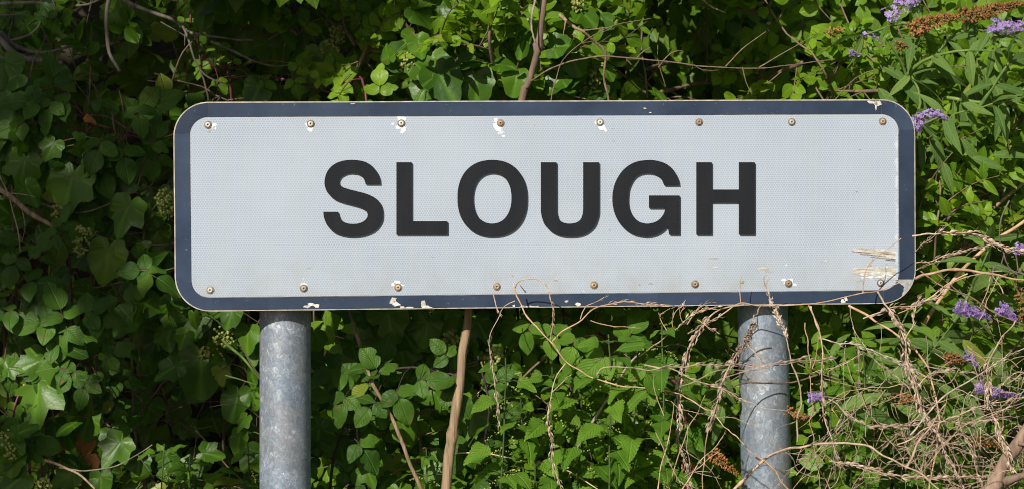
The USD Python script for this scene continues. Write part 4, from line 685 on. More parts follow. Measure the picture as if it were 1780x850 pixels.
# ================================================================== sticks and dry stalks
def stick(label, pts, r0, r1, m, cat='stick', name='bare_stick', sides=(), root=False, wob=.002, dy=0., knots=0):
    rng = rng_of(label); w = wpath(pts, dy); c = curve(rooted(w) if root else w, .012, wob, rng)
    t = thing(name, label, cat, c[0]); mb = MB(); rr = np.linspace(r0, r1, len(c)) * (1 + .06 * np.sin(np.arange(len(c)) * .9))
    for k in range(knots): rr[int(rng.integers(2, len(c) - 2))] *= 1.35
    mb.add(*tube(c, rr, 9)); mb.build(t, 'stem', m)
    for s in sides:
        q = curve(wpath(s[0], dy), .01, .001, rng); mb = MB(); mb.add(*tube(q, np.linspace(s[1], s[1] * .45, len(q)), 6)); mb.build(t, 'side_twig', s[2] if len(s) > 2 else m)
    return t
def husks(mb, c, w, rng, dens=1.0, L=(.010, .018)):
    """Overlapping slender dry bracts along a curve."""
    s = np.r_[0, np.cumsum(np.linalg.norm(np.diff(c, axis=0), axis=1))]; n = int(s[-1] / .0042 * dens)
    for i in range(n):
        u = rng.random(); k = min(int(np.searchsorted(s, u * s[-1])), len(c) - 1); t = unit(c[min(k + 1, len(c) - 1)] - c[max(k - 1, 0)]); d = rng.normal(0, 1, 3); d = unit(d - t * (d @ t))
        prof = math.sin(math.pi * min(1, .08 + .92 * u))**.5; a = unit(t + d * rng.uniform(.08, .42)); l = rng.uniform(*L) * (.6 + min(w, .008) * 60); h = np.cross(a, d); b = c[k] + d * w * .35 * prof; wd = min(.0022, max(.0005, w * .34)) * rng.uniform(.7, 1.1)
        mb.add(np.array([b, b + a * l * .45 + h * wd + d * w * .2, b + a * l, b + a * l * .45 - h * wd + d * w * .2, b + a * l * .4 + d * (w * .2 + wd)]), np.array([(0, 1, 4), (1, 2, 4), (2, 3, 4), (3, 0, 4)]))
def dry(label, pts, r=.0018, heads=(), m='straw', sides=(), y=-.06, group=None, hm='seed_husk', dens=1.0, wob=.0032):
    """heads: (from, to, width) along the stalk; sides: (points, radius, width of its seed head or 0)."""
    rng = rng_of(label + str(pts[0])); f = lambda q: [P(p[0], p[1], p[2] if len(p) > 2 else y) for p in q]
    c = curve(f(pts), .008, wob, rng); t = thing('dry_stalk', label, 'dry stalk', c[0], group); mb = MB(); mb.add(*tube(c, np.linspace(r, r * .5, len(c)) * .72 * np.where(rng.random(len(c)) < .06, 1.5, rng.uniform(.88, 1.12, len(c))), 6)); mb.build(t, 'stem', m)
    for h in heads:
        b = MB(); husks(b, c[int(h[0] * (len(c) - 1)):int(h[1] * (len(c) - 1)) + 1], h[2], rng, dens); b.build(t, 'seed_head', hm, smooth=False)
    for s in sides:
        q = curve(f(s[0]), .008, wob, rng); b = MB(); b.add(*tube(q, np.linspace(s[1], s[1] * .5, len(q)), 5)); sp = b.build(t, 'side_stem', m)
        if s[2]: b = MB(); husks(b, q[int(len(q) * .3):], s[2], rng, dens * .8); b.build(sp, 'seed_head', hm, smooth=False)
    return t

# sticks
stick('smooth brown stick rising behind the top edge of the sign', [(880, 420, .34), (907, 178, .30), (916, 150, .29), (930, 105, .28), (940, 50, .27), (949, -30, .26)], .0084, .0054, 'brown_bark', knots=2, wob=.0012,
      sides=[([(924, 142, .28), (958, 119, .24), (1010, 103, .22), (1060, 99, .2), (1150, 107, .2), (1230, 116, .2), (1320, 120, .2), (1372, 113, .2), (1450, 104, .2)], .0017), ([(1262, 116, .2), (1290, 86, .2), (1332, 56, .2)], .0013), ([(1152, 107, .2), (1168, 92, .2), (1186, 88, .2)], .001), ([(1290, 119, .2), (1297, 145, .2), (1308, 166, .2)], .0012), ([(1108, 102, .2), (1120, 90, .2), (1130, 84, .2)], .001), ([(1320, 118, .2), (1360, 95, .2), (1415, 62, .2)], .0012), ([(1205, 114, .2), (1222, 122, .2), (1250, 122, .2)], .001)])
stick('pale thin straw hanging beside the smooth brown stick', [(936, -20, .24), (926, 20, .24), (925, 50, .24), (930, 76, .25)], .0022, .0016, 'grey_straw', 'straw', 'thin_straw')
stick('fine grey twig curving up past the smooth brown stick', [(956, 190, .22), (964, 150, .22), (978, 105, .22), (1020, 70, .22), (1070, 45, .22), (1130, 34, .22)], .0011, .0006, 'twig_bark', 'twig', 'thin_twig', sides=[([(1010, 82, .22), (1040, 76, .22), (1062, 60, .22)], .0009), ([(1040, 60, .22), (1062, 50, .22), (1075, 34, .22)], .0008)])
stick('light brown twig elbowed among the privet leaves over the sign', [(970, 25, .36), (1000, 48, .36), (1015, 55, .36), (1030, 72, .38), (1052, 92, .4), (1050, 130, .42), (1060, 180, .45)], .0032, .002, 'tan_stick', 'twig', 'thin_twig', sides=[([(1012, 54, .36), (1040, 50, .35), (1060, 48, .35)], .0014), ([(983, 36, .36), (980, 62, .36)], .0013)])
stick('dark grey twig slanting into the gap from above', [(1205, -20, .4), (1232, 8, .4), (1262, 26, .4)], .0020, .0014, 'grey_straw', 'twig', 'thin_twig', wob=.003)
stick('forked brown twig in the shade left of the sunlit privet', [(500, -40, .70), (560, 20, .68), (600, 58, .66), (627, 78, .64), (655, 78, .62), (690, 97, .58), (757, 100, .48)], .0042, .0016, 'twig_bark', 'twig', 'forked_twig', sides=[([(627, 78, .64), (637, 108, .62), (650, 125, .62), (656, 142, .62)], .0030), ([(655, 77, .62), (676, 48, .6), (684, 20, .6)], .0022)])
stick('pale grey smooth branch hanging down in the dark corner', [(196, -30, .62), (186, 20, .60), (186, 60, .60), (190, 92, .60), (206, 124, .58)], .0045, .0034, 'grey_bark', 'branch', 'grey_branch')
stick('grey forked branch crossing the dark hollow above the sign corner', [(205, -10, .7), (260, 22, .68), (310, 40, .66), (335, 58, .65), (400, 68, .66), (440, 72, .68)], .0045, .0018, 'grey_bark', 'branch', 'grey_branch', wob=.003, sides=[([(316, 42, .65), (328, 70, .63), (340, 108, .62), (362, 135, .62), (404, 150, .62)], .0028), ([(366, 72, .66), (410, 92, .66), (450, 110, .68), (490, 116, .7), (520, 105, .7)], .0028), ([(325, 50, .64), (322, 65, .64), (321, 80, .64)], .0018), ([(280, 38, .66), (320, 62, .66)], .0016)])
stick('thick grey branch bending across the dark corner of the hedge', [(-30, 40, .70), (0, 72, .68), (25, 92, .67), (60, 104, .66), (112, 114, .66)], .0085, .0045, 'grey_bark', 'branch', 'grey_branch', wob=.004, sides=[([(0, 55, .7), (22, 78, .7), (70, 92, .7), (130, 80, .72)], .0055), ([(18, 72, .7), (50, 62, .7), (70, 40, .7), (72, 0, .7)], .003), ([(-10, 96, .7), (40, 96, .71), (100, 90, .72)], .004), ([(0, 100, .68), (40, 110, .68), (80, 108, .68)], .003)])
stick('upper grey branch running level near the picture corner', [(-20, 10, .7), (20, 4, .7), (60, 6, .7), (110, 12, .7), (150, 8, .7), (175, -6, .7)], .0035, .0022, 'grey_bark', 'branch', 'grey_branch', wob=.003, sides=[([(90, 0, .68), (96, 14, .68), (101, 30, .68)], .0018), ([(-10, 26, .7), (20, 26, .7), (50, 20, .7)], .002)])
stick('thin upright twig below the thick grey branch', [(50, 155, .62), (58, 105, .62), (68, 90, .62), (80, 60, .64)], .0016, .001, 'grey_bark', 'twig', 'thin_twig')
stick('broken tan branch pointing down at the mottled bramble', [(-20, 308, .5), (8, 332, .48), (30, 352, .46), (62, 376, .45), (94, 391, .44)], .0062, .0042, 'tan_stick', 'branch', 'grey_branch', wob=.004, sides=[([(20, 336, .46), (40, 338, .46), (62, 342, .46)], .0013), ([(38, 365, .46), (44, 395, .45), (38, 420, .45)], .0012)])
stick('fine straight straw falling in front of the broken tan branch', [(-8, 288, .40), (12, 335, .40), (24, 378, .40), (36, 436, .40)], .0014, .001, 'straw', 'straw', 'thin_straw')
stick('grey twig bowed like a smile beside the lobed ivy', [(62, 348, .56), (90, 362, .56), (130, 369, .56), (165, 365, .56), (190, 355, .56)], .0024, .0014, 'grey_bark', 'twig', 'thin_twig')
stick('brown fallen twig over the dead leaves at the hedge foot', [(80, 800, .40), (110, 812, .38), (135, 822, .36), (165, 852, .34)], .0028, .0018, 'tan_stick', 'twig', 'thin_twig')
stick('dark grey twig trailing from the dead leaves towards the nettles', [(105, 812, .38), (150, 818, .38), (200, 808, .38), (240, 790, .38), (265, 772, .38)], .0016, .001, 'grey_bark', 'twig', 'thin_twig', sides=[([(240, 790, .38), (258, 815, .38), (268, 830, .38)], .0009)])
stick('brown twigs deep in the hollow beneath the red-stemmed sprig', [(150, 720, .72), (180, 735, .72), (205, 760, .72), (222, 775, .72)], .0035, .0025, 'twig_bark', 'twig', 'thin_twig', sides=[([(165, 720, .7), (205, 735, .7), (235, 748, .7)], .0028), ([(160, 690, .72), (168, 740, .72), (185, 780, .72)], .0022), ([(200, 640, .85), (250, 700, .85), (300, 740, .85)], .0016), ([(215, 648, .85), (262, 652, .85), (330, 650, .85)], .0014), ([(330, 600, .85), (300, 680, .85), (290, 730, .85)], .0012)])
stick('yellow-green ivy shoot slanting to the far post', [(385, 590, .42), (420, 622, .42), (440, 645, .42), (470, 680, .44)], .0028, .0024, 'green_stem', 'shoot', 'green_shoot', sides=[([(392, 652, .42), (420, 660, .42), (445, 668, .42)], .0018)])
stick('loose golden tan stalk leaning from the sign to the lower ground', [(598, 500, .16), (610, 548, .12), (628, 600, .10), (645, 655, .08), (668, 700, .08), (695, 760, .08), (715, 810, .08), (745, 880, .08)], .0030, .0036, 'tan_stick', 'stalk', 'tan_stalk')
stick('thin grey wavy twig standing between post and golden stalk', [(622, 680, .28), (621, 720, .27), (626, 770, .26), (633, 815, .26), (645, 860, .26)], .0022, .0026, 'grey_straw', 'twig', 'thin_twig')
stick('thick weathered tan stick standing under the middle of the sign', [(818, 480, .06), (812, 560, .06), (803, 630, .06), (795, 700, .06), (785, 770, .06), (773, 870, .06)], .0068, .0100, 'tan_stick', wob=.0012, knots=2)
stick('reddish thin twig leaning against the tan stick', [(806, 510, .26), (790, 550, .26), (765, 605, .27), (733, 660, .28)], .0018, .0026, 'orange_straw', 'twig', 'thin_twig')
stick('pale slanting twig crossing the reddish thin twig', [(740, 535, .25), (765, 570, .24), (800, 610, .22)], .0016, .0014, 'grey_straw', 'twig', 'thin_twig')
stick('upright hairline twig before the sunlit ivy', [(726, 540, .28), (732, 590, .28), (738, 640, .28), (742, 668, .28)], .0016, .001, 'twig_bark', 'twig', 'thin_twig')
stick('short brown knotted twig among the sunlit ivy leaves', [(672, 560, .36), (672, 600, .36), (673, 650, .36)], .0026, .002, 'twig_bark', 'twig', 'thin_twig')
stick('pale bent straw running level from the foot of the tan stick', [(792, 786, .10), (850, 789, .08), (910, 799, .05), (970, 811, .02), (1040, 850, .0)], .0013, .0010, 'straw', 'straw', 'thin_straw')
stick('fine grey straw slanting up from the tan stick', [(802, 712, .16), (840, 675, .14), (890, 652, .12), (908, 645, .12)], .0011, .0008, 'grey_straw', 'straw', 'thin_straw')
stick('straight dull stem leaning through the nettle patch', [(976, 820, -.02), (1010, 765, .0), (1050, 700, .02), (1090, 640, .04), (1110, 612, .05)], .0024, .0020, 'grey_straw', 'stem', 'dull_stem')
stick('thick brown dead stem leaning at the bottom end of the dry tangle', [(1700, 880, -.12), (1730, 835, -.12), (1752, 800, -.12), (1775, 765, -.12), (1810, 715, -.12)], .0125, .0100, 'brown_bark', 'woody stalk', 'woody_stalk', wob=.0025, knots=2, sides=[([(1745, 836, -.13), (1775, 826, -.14), (1800, 822, -.15)], .0085), ([(1770, 770, -.13), (1790, 775, -.13), (1800, 790, -.13)], .004)])
stick('reddish buddleia stem rising past the sign end', [(1600, 570, .16), (1640, 510, .13), (1680, 460, .12), (1730, 420, .12), (1800, 372, .12)], .0038, .003, 'orange_straw', 'stem', 'dull_stem', root=False)
stick('yellowish old stem slanting behind the upper dry stalks', [(1680, 410, .2), (1700, 385, .2), (1740, 350, .2), (1790, 310, .2)], .0036, .003, 'tan_stick', 'stem', 'dull_stem')

# dry stalks traced one by one
dry('long arching orange straw reaching from the sign edge down past the near post', [(891, 494, -.05), (898, 515, -.055), (912, 545, -.06), (935, 570, -.065), (957, 592, -.07), (985, 630), (1010, 646), (1050, 662), (1090, 671), (1150, 679), (1190, 688, -.12), (1225, 708, -.17), (1262, 745, -.26), (1305, 783, -.36), (1345, 815, -.44), (1385, 870, -.5)], .0018, m='orange_straw', y=-.07,
    sides=[([(892, 498, -.05), (903, 488, -.06), (922, 485, -.07), (942, 489, -.08), (952, 502, -.09), (962, 530, -.09), (961, 560, -.09), (957, 585, -.09)], .0011, .0020), ([(958, 591, -.07), (985, 573, -.08), (1010, 556, -.09), (1040, 535, -.10), (1075, 527, -.11), (1120, 528, -.12), (1170, 533, -.12)], .0014, .0030), ([(1010, 556, -.09), (1018, 534, -.09), (1047, 516, -.09)], .0010, .0018), ([(1028, 556, -.09), (1070, 567, -.1), (1116, 568, -.1)], .0009, .0016), ([(890, 482, -.05), (884, 472, -.05)], .0012, 0)])
dry('straw-coloured seed tassel hanging in the middle of the nettles', [(983, 630), (970, 650), (959, 680), (953, 712), (954, 752), (961, 792), (970, 830), (985, 865)], .0012, [(.28, .92, .0040)], sides=[([(960, 676), (975, 668), (990, 657)], .0009, .0018)], y=-.08, dens=1.5)
dry('shorter straw seed tassel hanging beside the tan stick', [(893, 519, -.08), (872, 540, -.08), (855, 572, -.08), (852, 605, -.08), (856, 645, -.08), (862, 690, -.08), (869, 738, -.08)], .0011, [(.3, 1, .0030)], sides=[([(857, 510, -.06), (864, 530, -.07), (872, 543, -.08)], .0011, .0016)], y=-.08, dens=1.4)
dry('thick dead seed head bowed away from the near post', [(1286, 530, -.07), (1262, 536, -.07), (1240, 545), (1215, 572), (1196, 608), (1184, 648), (1178, 690), (1176, 732), (1182, 768), (1193, 815), (1206, 870)], .0020, [(.12, .68, .0068), (.68, 1., .0035)], y=-.07, dens=2.6, hm='seed_husk')
dry('second thick dead seed head drooping before the near post', [(1320, 532, -.08), (1308, 565, -.22), (1297, 596, -.36), (1278, 618), (1260, 652), (1246, 690), (1236, 732), (1226, 790), (1222, 850)], .0018, [(.2, .85, .0060)], y=-.46, dens=2.4, sides=[([(1300, 598), (1318, 615), (1328, 626)], .0012, .003)])
dry('brushy cluster of dry sprigs hanging under the sign near the post', [(1112, 620, -.05), (1150, 592), (1185, 565), (1215, 542), (1246, 532)], .0014, [(.5, 1, .004)], m='orange_straw', y=-.08, sides=[([(1165, 580), (1152, 560), (1150, 545), (1162, 533)], .0009, .002), ([(1190, 560), (1180, 545), (1188, 532)], .0009, .002), ([(1205, 555), (1222, 562), (1245, 574)], .0009, .003), ([(1195, 565), (1210, 545), (1240, 535)], .0009, .003), ([(1172, 576), (1166, 560), (1175, 542), (1190, 530)], .0009, .003), ([(1200, 550), (1215, 535), (1235, 528)], .001, .003)])
dry('dry grassy stalk running level across the front of the near post', [(1034, 655), (1042, 642), (1064, 638), (1120, 641), (1180, 638), (1240, 632), (1310, 634), (1350, 629), (1410, 618)], .0012, [(.3, .95, .0028)], y=-.52, dens=1.2)
dry('dry stalk slanting down across the near post to a thin pale thread', [(1120, 632), (1160, 641), (1200, 656), (1240, 668), (1275, 686), (1300, 699), (1330, 708), (1372, 716)], .0013, [(.2, .72, .0030)], y=-.52, dens=1.4)
dry('thin straws rising to cross the near post at mid height', [(1190, 668), (1230, 652), (1280, 640), (1330, 637), (1380, 628), (1450, 621)], .0010, [(.55, 1, .0026)], y=-.52, sides=[([(1240, 665), (1290, 648), (1340, 632)], .0009, 0)])
dry('curving orange stem laid along the bottom edge of the sign', [(1196, 580, -.07), (1240, 556), (1262, 541), (1287, 526.5), (1320, 531), (1360, 529.5), (1405, 529), (1440, 522), (1470, 515), (1500, 508), (1525, 505.5), (1550, 496), (1575, 486, -.02)], .0019, [(0, .22, .004)], m='orange_straw', y=-.016, wob=.001,
    sides=[([(1287, 526), (1285, 508), (1287, 490), (1290, 478)], .0010, 0), ([(1500, 508), (1502, 482), (1512, 458), (1535, 438), (1566, 414)], .0012, 0), ([(1516, 455), (1520, 436), (1519, 424)], .0006, 0), ([(1407, 530, -.05), (1420, 560, -.06), (1428, 586, -.07)], .0013, 0)])
dry('twisted dead stalk climbing over the sign edge at the near post', [(1385, 770, -.38), (1390, 700, -.36), (1384, 655, -.33), (1372, 615, -.29), (1366, 580, -.24), (1352, 550, -.17), (1342, 528, -.08), (1332, 506, -.06), (1329, 492, -.05), (1338, 478, -.05)], .0018, [(.45, .92, .0045)], dens=2.0, sides=[([(1330, 495, -.05), (1328, 480, -.05), (1340, 474, -.05)], .0008, 0)])
dry('big ragged dead seed head falling from the torn sign corner', [(1526, 507, -.06), (1540, 530), (1558, 562), (1573, 592), (1580, 630), (1590, 675), (1604, 715), (1622, 745), (1645, 790), (1672, 840)], .0024, [(.15, .72, .0080), (.72, 1, .0036)], y=-.12, dens=2.6, sides=[([(1570, 590), (1585, 560), (1592, 520)], .0012, .0025), ([(1590, 670), (1615, 650), (1650, 640)], .0012, .003)])
dry('knotted dry stalk dropping between the near post and the ragged seed head', [(1407, 530, -.07), (1424, 580), (1430, 622), (1428, 665), (1432, 705), (1442, 745), (1452, 780), (1462, 810)], .0020, [(.35, 1, .0036)], y=-.12, dens=1.3)
dry('thick bare tan stem curving down behind the ragged seed head', [(1478, 530, -.02), (1520, 556), (1560, 580), (1590, 606), (1612, 640), (1626, 680), (1630, 725), (1627, 785), (1610, 870)], .0030, m='orange_straw', y=-.06)
dry('greyish twisted stalk linking the near post to the ragged seed head', [(1426, 588), (1465, 596), (1510, 610), (1550, 624), (1584, 642), (1640, 660)], .0016, [(.1, .8, .0040)], y=-.12, m='grey_straw', hm='grey_straw', dens=1.5)
dry('stout bent stem sweeping along the bottom from the near post', [(1270, 862, -.30), (1310, 812), (1345, 788), (1380, 777), (1425, 771), (1470, 770), (1510, 779), (1560, 802), (1600, 824), (1660, 870)], .0034, m='straw', y=-.30, sides=[([(1580, 812), (1595, 770), (1612, 740), (1640, 700)], .0022, 0)])
dry('bare straw slanting down across the foot of the near post', [(1316, 790, -.30), (1345, 818, -.30), (1380, 862, -.30)], .0022, m='tan_stick')
dry('long straight pale straw slanting up through the dry tangle', [(1380, 830), (1430, 775), (1480, 722), (1530, 668), (1562, 632)], .0013, y=-.13)
dry('upright orange straw just past the near post', [(1402, 560), (1405, 620), (1408, 680), (1412, 740), (1420, 800), (1428, 870)], .0014, m='orange_straw', y=-.11, sides=[([(1408, 650), (1418, 620), (1425, 585)], .0009, 0)])
dry('arching smooth cane at the sign end above the purple spike', [(1590, 482, -.02), (1615, 474), (1650, 470), (1690, 472), (1735, 477), (1800, 492)], .0038, m='orange_straw', y=-.06, sides=[([(1680, 472), (1650, 490), (1610, 520), (1560, 545)], .0016, .002), ([(1725, 477), (1715, 510), (1700, 540)], .0012, 0)])
dry('ragged straw stalk crossing level beside the sign end', [(1585, 410, -.0), (1640, 407), (1680, 409), (1715, 418), (1745, 430), (1800, 440)], .0022, [(.25, 1, .0055)], y=-.05, dens=2.0)
dry('short feathery straw crossing the level ragged stalk', [(1592, 436, 0.), (1615, 418), (1632, 405), (1648, 393)], .0013, [(.1, .9, .0035)], y=-.06, dens=1.6)
dry('feathery straw below the level ragged stalk', [(1590, 462, 0.), (1630, 448), (1680, 436), (1735, 424)], .0012, [(.1, .9, .0034)], y=-.05, dens=1.5)
dry('thin husky straw above the arching smooth cane', [(1590, 474, 0.), (1612, 464), (1632, 452)], .0009, [(.1, .9, .0022)], y=-.04)
dry('curved straw bundle leading to the torn corner of the sign', [(1500, 552, -.08), (1545, 536), (1590, 530), (1625, 515), (1650, 496), (1690, 476), (1740, 468)], .0018, [(.0, .6, .0050)], y=-.09, dens=1.8)
dry('slim brown stem slanting under the arching smooth cane', [(1600, 470, -.04), (1640, 497), (1690, 516), (1720, 538), (1760, 556), (1810, 580)], .0018, m='tan_stick', y=-.09)
dry('grey wiry stem looping before the rusty flower heads', [(1580, 760), (1620, 712), (1665, 672), (1700, 652), (1740, 625), (1800, 590)], .0022, m='grey_straw', y=-.14, sides=[([(1660, 672), (1690, 690), (1720, 700)], .001, .002)], heads=[(.55, 1, .003)])
dry('hanging husky seed head by the outer purple spike', [(1765, 560, -.10), (1735, 595), (1718, 640), (1716, 680), (1722, 715), (1734, 750), (1755, 800), (1770, 830)], .0018, [(.3, .95, .0055)], y=-.14, dens=2.2)
dry('wiry straw running low towards the outer purple spike', [(1560, 772), (1610, 745), (1660, 722), (1710, 703), (1760, 694), (1810, 690)], .0014, [(.3, .9, .003)], y=-.13)
dry('loose straw hanging from the rusty heads to the bottom', [(1665, 720), (1672, 750), (1685, 780), (1698, 812), (1712, 862)], .0014, [(.1, .8, .003)], y=-.13)
dry('curled old vine hanging at the far end above the purple spikes', [(1752, 350, -.02), (1742, 380), (1738, 410), (1745, 440), (1752, 462), (1770, 478), (1800, 470)], .0022, m='grey_bark', y=-.04, sides=[([(1728, 490), (1725, 470), (1735, 458), (1760, 470), (1790, 480)], .0022, 0)])
dry('pale forked straw beside the rusty upper head', [(1700, 560), (1712, 530), (1725, 505), (1738, 482)], .0012, y=-.08, sides=[([(1745, 510), (1738, 495), (1725, 470)], .0012, 0)])
dry('rough bundle of straws level near the bottom under the rusty heads', [(1440, 690, -.1), (1500, 735), (1560, 742), (1620, 730), (1680, 735), (1760, 720)], .0018, [(.1, .9, .0045)], y=-.12, dens=1.5)
dry('husky stalk lying along the bottom of the dry tangle', [(1440, 800), (1500, 812), (1560, 826), (1620, 832), (1700, 824)], .0018, [(.05, .9, .005)], y=-.14, dens=1.8)
dry('thin straws standing upright before the twin dead seed heads', [(1142, 862), (1152, 800), (1165, 740), (1172, 700)], .0013, m='orange_straw', y=-.12, sides=[([(1160, 862), (1180, 790), (1205, 730), (1225, 690)], .0013, 0), ([(1176, 862), (1210, 810), (1240, 780), (1262, 760)], .0011, .0015), ([(1150, 720), (1140, 690), (1133, 668), (1136, 655)], .0009, 0)])

LAND = {'the small purple flower by the near post': (1425, 690), 'the rusty flower head in mid tangle': (1578, 695), 'the foot of the near post': (1340, 820), 'the ragged dead seed head': (1590, 670), 'the purple spike under the sign end': (1690, 545), 'the outer purple spike': (1740, 682),
        'the rusty heads above the woody stalk': (1720, 772), 'the woody stalk': (1750, 800), 'the stout bent stem': (1460, 770), 'the twin dead seed heads': (1205, 690), 'the rusty flower low by the near post': (1262, 805), 'the torn sign corner': (1540, 560), 'the bottom of the tangle': (1560, 835)}
g = np.random.default_rng(77); TAKEN = set()
for i in range(40):   # loose thin straws criss-crossing in the dry tangle
    x = g.uniform(1400, 1790) if i < 35 else g.uniform(1130, 1240); y = g.uniform(620, 850) if x > 1380 else g.uniform(680, 850); a = g.uniform(0, np.pi); l = g.uniform(40, 105); d = g.uniform(-.17, -.03); bx, by = g.normal(0, 12, 2)
    col = ('pale', 'grey', 'orange', 'pale')[i % 4]; way = 'level' if abs(math.sin(a)) < .38 else 'upright' if abs(math.sin(a)) > .92 else 'falling' if math.cos(a) > 0 else 'rising'
    near = sorted(LAND, key=lambda q: (LAND[q][0] - x)**2 + (LAND[q][1] - y)**2)
    lb = next((q for q in (f'loose {col} {w}{way} straw {pre} {nr}' for nr in near[:2] for pre in ('beside', 'just past') for w in ('', 'husky ' if i % 2 else 'bare ')) if q not in TAKEN), None); TAKEN.add(lb)
    dry(lb, [(x - l * math.cos(a), y - l * math.sin(a), d), (x + bx, y + by, d + g.normal(0, .02)), (x + l * math.cos(a), y + l * math.sin(a), d + g.normal(0, .03))],
        g.uniform(.0006, .0010), [(.3, .9, g.uniform(.0010, .0020))] if i % 2 else (), m=('straw', 'grey_straw', 'orange_straw', 'straw')[i % 4], group='loose straws in the dry tangle', sides=[([(x + bx, y + by, d), (x + bx + g.normal(0, 22), y + by + g.normal(0, 22), d - .01)], .0007, 0)])
mb = MB()
for i in range(230):  # matted straw too tangled to tell apart
    x, y = (g.uniform(1410, 1790), g.uniform(745, 860)) if i < 110 else (g.uniform(1560, 1800), g.uniform(620, 850)); d = g.uniform(-.13, .04); p = [P(x, y, d)]
    an = g.uniform(0, 2 * np.pi)
    for k in range(4): an += g.normal(0, .5); p.append(p[-1] + V(math.cos(an), g.normal(0, .3), math.sin(an)) * g.uniform(.010, .03))
    c = curve(p, .008); mb.add(*tube(c, g.uniform(.0004, .0009), 4))
tag(mb.build(None, 'straw_tangle', 'straw').GetPrim(), 'matted dry straw tangled at the bottom beyond the near post', 'dry straw', kind='stuff')

# dead leaves at the foot of the hedge
for px, py, s, a, lb in [(150, 770, 46, 20, 'large brown curled dead leaf below the red-stemmed bramble sprig'), (160, 806, 40, 200, 'crumpled tan dead leaf under the large curled one'), (132, 834, 44, 90, 'orange dead leaf at the bottom of the hedge'), (100, 778, 30, 120, 'small dark dead leaf beside the large curled one'),
                         (205, 824, 22, 60, 'small orange dead leaf among the dappled ivy'), (155, 208, 24, 100, 'brown dead leaf held up behind the broad-leaved bramble'), (234, 352, 40, 170, 'rusty dead leaf hidden behind the lobed ivy beside the sign'), (1512, 730, 22, 240, 'small orange dead leaf caught in the dry tangle')]:
    rng = rng_of(lb); y = float(yfront(px, py)) - .02; lf = s / 1000 * (4 + y) / 4; d = screen_dir(a); v, f, nn, st = place('curled', rng, P(px, py, y) - d * lf * .5, d, face_dir(rng, .3), lf)
    tag(put(None, 'dead_leaf', v, f, 'dead_leaf', nn, st).GetPrim(), lb, 'dead leaf')

# ================================================================== the depth of the hedge
def scatter(n, seed, mk, pick, L, kinds=('low',), tilt=.45):
    rng = np.random.default_rng(seed); mb = MB(); px, py, y = pick(rng, n)
    for i in range(n):
        if 0 < px[i] < 520 and -20 < py[i] < 900 and rng.random() < .5: continue
        b = P(px[i], py[i], y[i]); v, f, nn, st = place(kinds[i % len(kinds)], rng, b, screen_dir(rng.normal(150, 80), rng.uniform(-.6, .3)), face_dir(rng, tilt), rng.uniform(*L)); mb.add(v, f, st)
    return mb
def pick_back(rng, n):
    px, py = rng.uniform(-420, 2200, n), rng.uniform(-700, 1500, n); y = yfront(np.clip(px, -50, 1830), np.clip(py, -50, 900)); y = np.maximum(y + .16, .95) + rng.exponential(.22, n)
    m = n // 7; px[:m] = np.where(rng.random(m) < .42, rng.uniform(1080, 1270, m), rng.uniform(270, 560, m)); py[:m] = -rng.uniform(45, 520, m); y[:m] = rng.uniform(.22, .75, m); return px, py, np.minimum(y, 1.75)
tag(scatter(17000, 5, 0, pick_back, (.045, .085)).build(None, 'hedge_foliage', 'hedge_leaf').GetPrim(), 'mass of dim leaves in the depth of the hedge', 'foliage', kind='stuff')
def pick_mid(rng, n):
    px, py = rng.uniform(560, 1830, n * 3), rng.uniform(-60, 900, n * 3); ok = ~((px > 330) & (px < 1560) & (py > 215) & (py < 470)) & ((py < 215) | (px > 1560) | (px > 540)); ok &= yfront(px, py) < .62; px, py = px[ok][:n], py[ok][:n]
    y = yfront(px, py) + .05 + rng.exponential(.10, len(px)); return px, py, y
tag(scatter(2600, 6, 0, pick_mid, (.026, .050)).build(None, 'undergrowth_leaves', 'privet_leaf').GetPrim(), 'small leaves crowding behind the nearer plants', 'foliage', kind='stuff')
mb = MB(); g = np.random.default_rng(8)
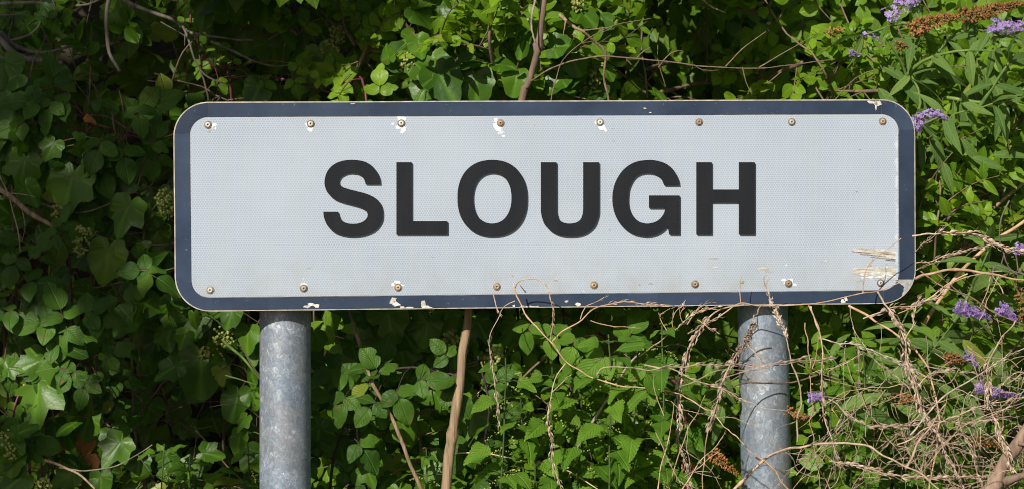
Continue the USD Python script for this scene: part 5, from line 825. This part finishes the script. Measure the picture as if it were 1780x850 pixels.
for i in range(650):
    px, py = g.uniform(-50, 1830), g.uniform(-60, 900); y = min(1.15, float(yfront(px, py)) + g.uniform(.02, .35)); p = [P(px, py, y)]; d = unit(V(g.normal(0, .8), g.normal(0, .35), g.normal(0, .8)))
    for k in range(4): d = unit(d + g.normal(0, .22, 3)); p.append(p[-1] + d * g.uniform(.03, .075))
    c = curve(p, .02); r = g.uniform(.0008, .0026); mb.add(*tube(c, np.linspace(r, r * .5, len(c)), 4))
tag(mb.build(None, 'hedge_twigs', 'twig_bark').GetPrim(), 'bare brown twigs criss-crossing inside the hedge', 'twigs', kind='stuff')

# ================================================================== roadside tree whose crown shades the far end of the hedge
rng = np.random.default_rng(21); tr = thing('roadside_tree', 'leafy tree by the road shading one end of the hedge', 'tree', (-4.6, -3.4, 0)); mb = MB()
tc = curve([V(-4.6, -3.4, -.1), V(-4.55, -3.4, 1.2), V(-4.3, -3.55, 2.6), V(-4.0, -3.7, 4.2), V(-3.9, -3.8, 5.6)], .1); mb.add(*tube(tc, np.linspace(.17, .05, len(tc)), 12))
for e in ((-2.9, -3.6, 3.6), (-2.7, -4.4, 4.4), (-3.2, -3.1, 4.8), (-5.2, -4.0, 5.0), (-3.1, -4.8, 3.4)):
    a = tc[int(rng.integers(len(tc) // 2, len(tc) - 4))]; c = curve([a, (a + V(*e)) / 2 + V(0, 0, .2), V(*e)], .1); mb.add(*tube(c, np.linspace(.05, .012, len(c)), 7))
mb.build(tr, 'trunk', 'brown_bark'); mb = MB()
def shade_at(x, z):   # the rays that pass this spot of the sign's plane meet the crown
    return x < (-.63 if z < 1.98 else -.63 + min((z - 1.98) * 1.2, .42)) - .03 * math.sin(z * 9)
cl = [V(rng.uniform(-2.3, -.1), 0, rng.uniform(.25, 3.6)) + SUN * rng.uniform(4.0, 6.2) for _ in range(150)]
n = 0
while n < 4200:
    c = cl[int(rng.integers(len(cl)))] + rng.normal(0, .16, 3); k = -c[1] / SUN[1] * -1; hit = c - SUN * (c[1] / SUN[1])
    if not shade_at(hit[0] + .06, hit[2]): continue
    if hit[2] < 1.75 and meshkit.noise(V(hit[0] * 4.5 + 3, 7, hit[2] * 4.5)) > .43: continue
    v, f, nn, st = place('low', rng, c, unit(rng.normal(0, 1, 3)), unit(rng.normal(0, .7, 3) + V(0, -.3, .6)), rng.uniform(.07, .11), 1.1); mb.add(v, f, st); n += 1
mb.build(tr, 'crown', 'tree_leaf')
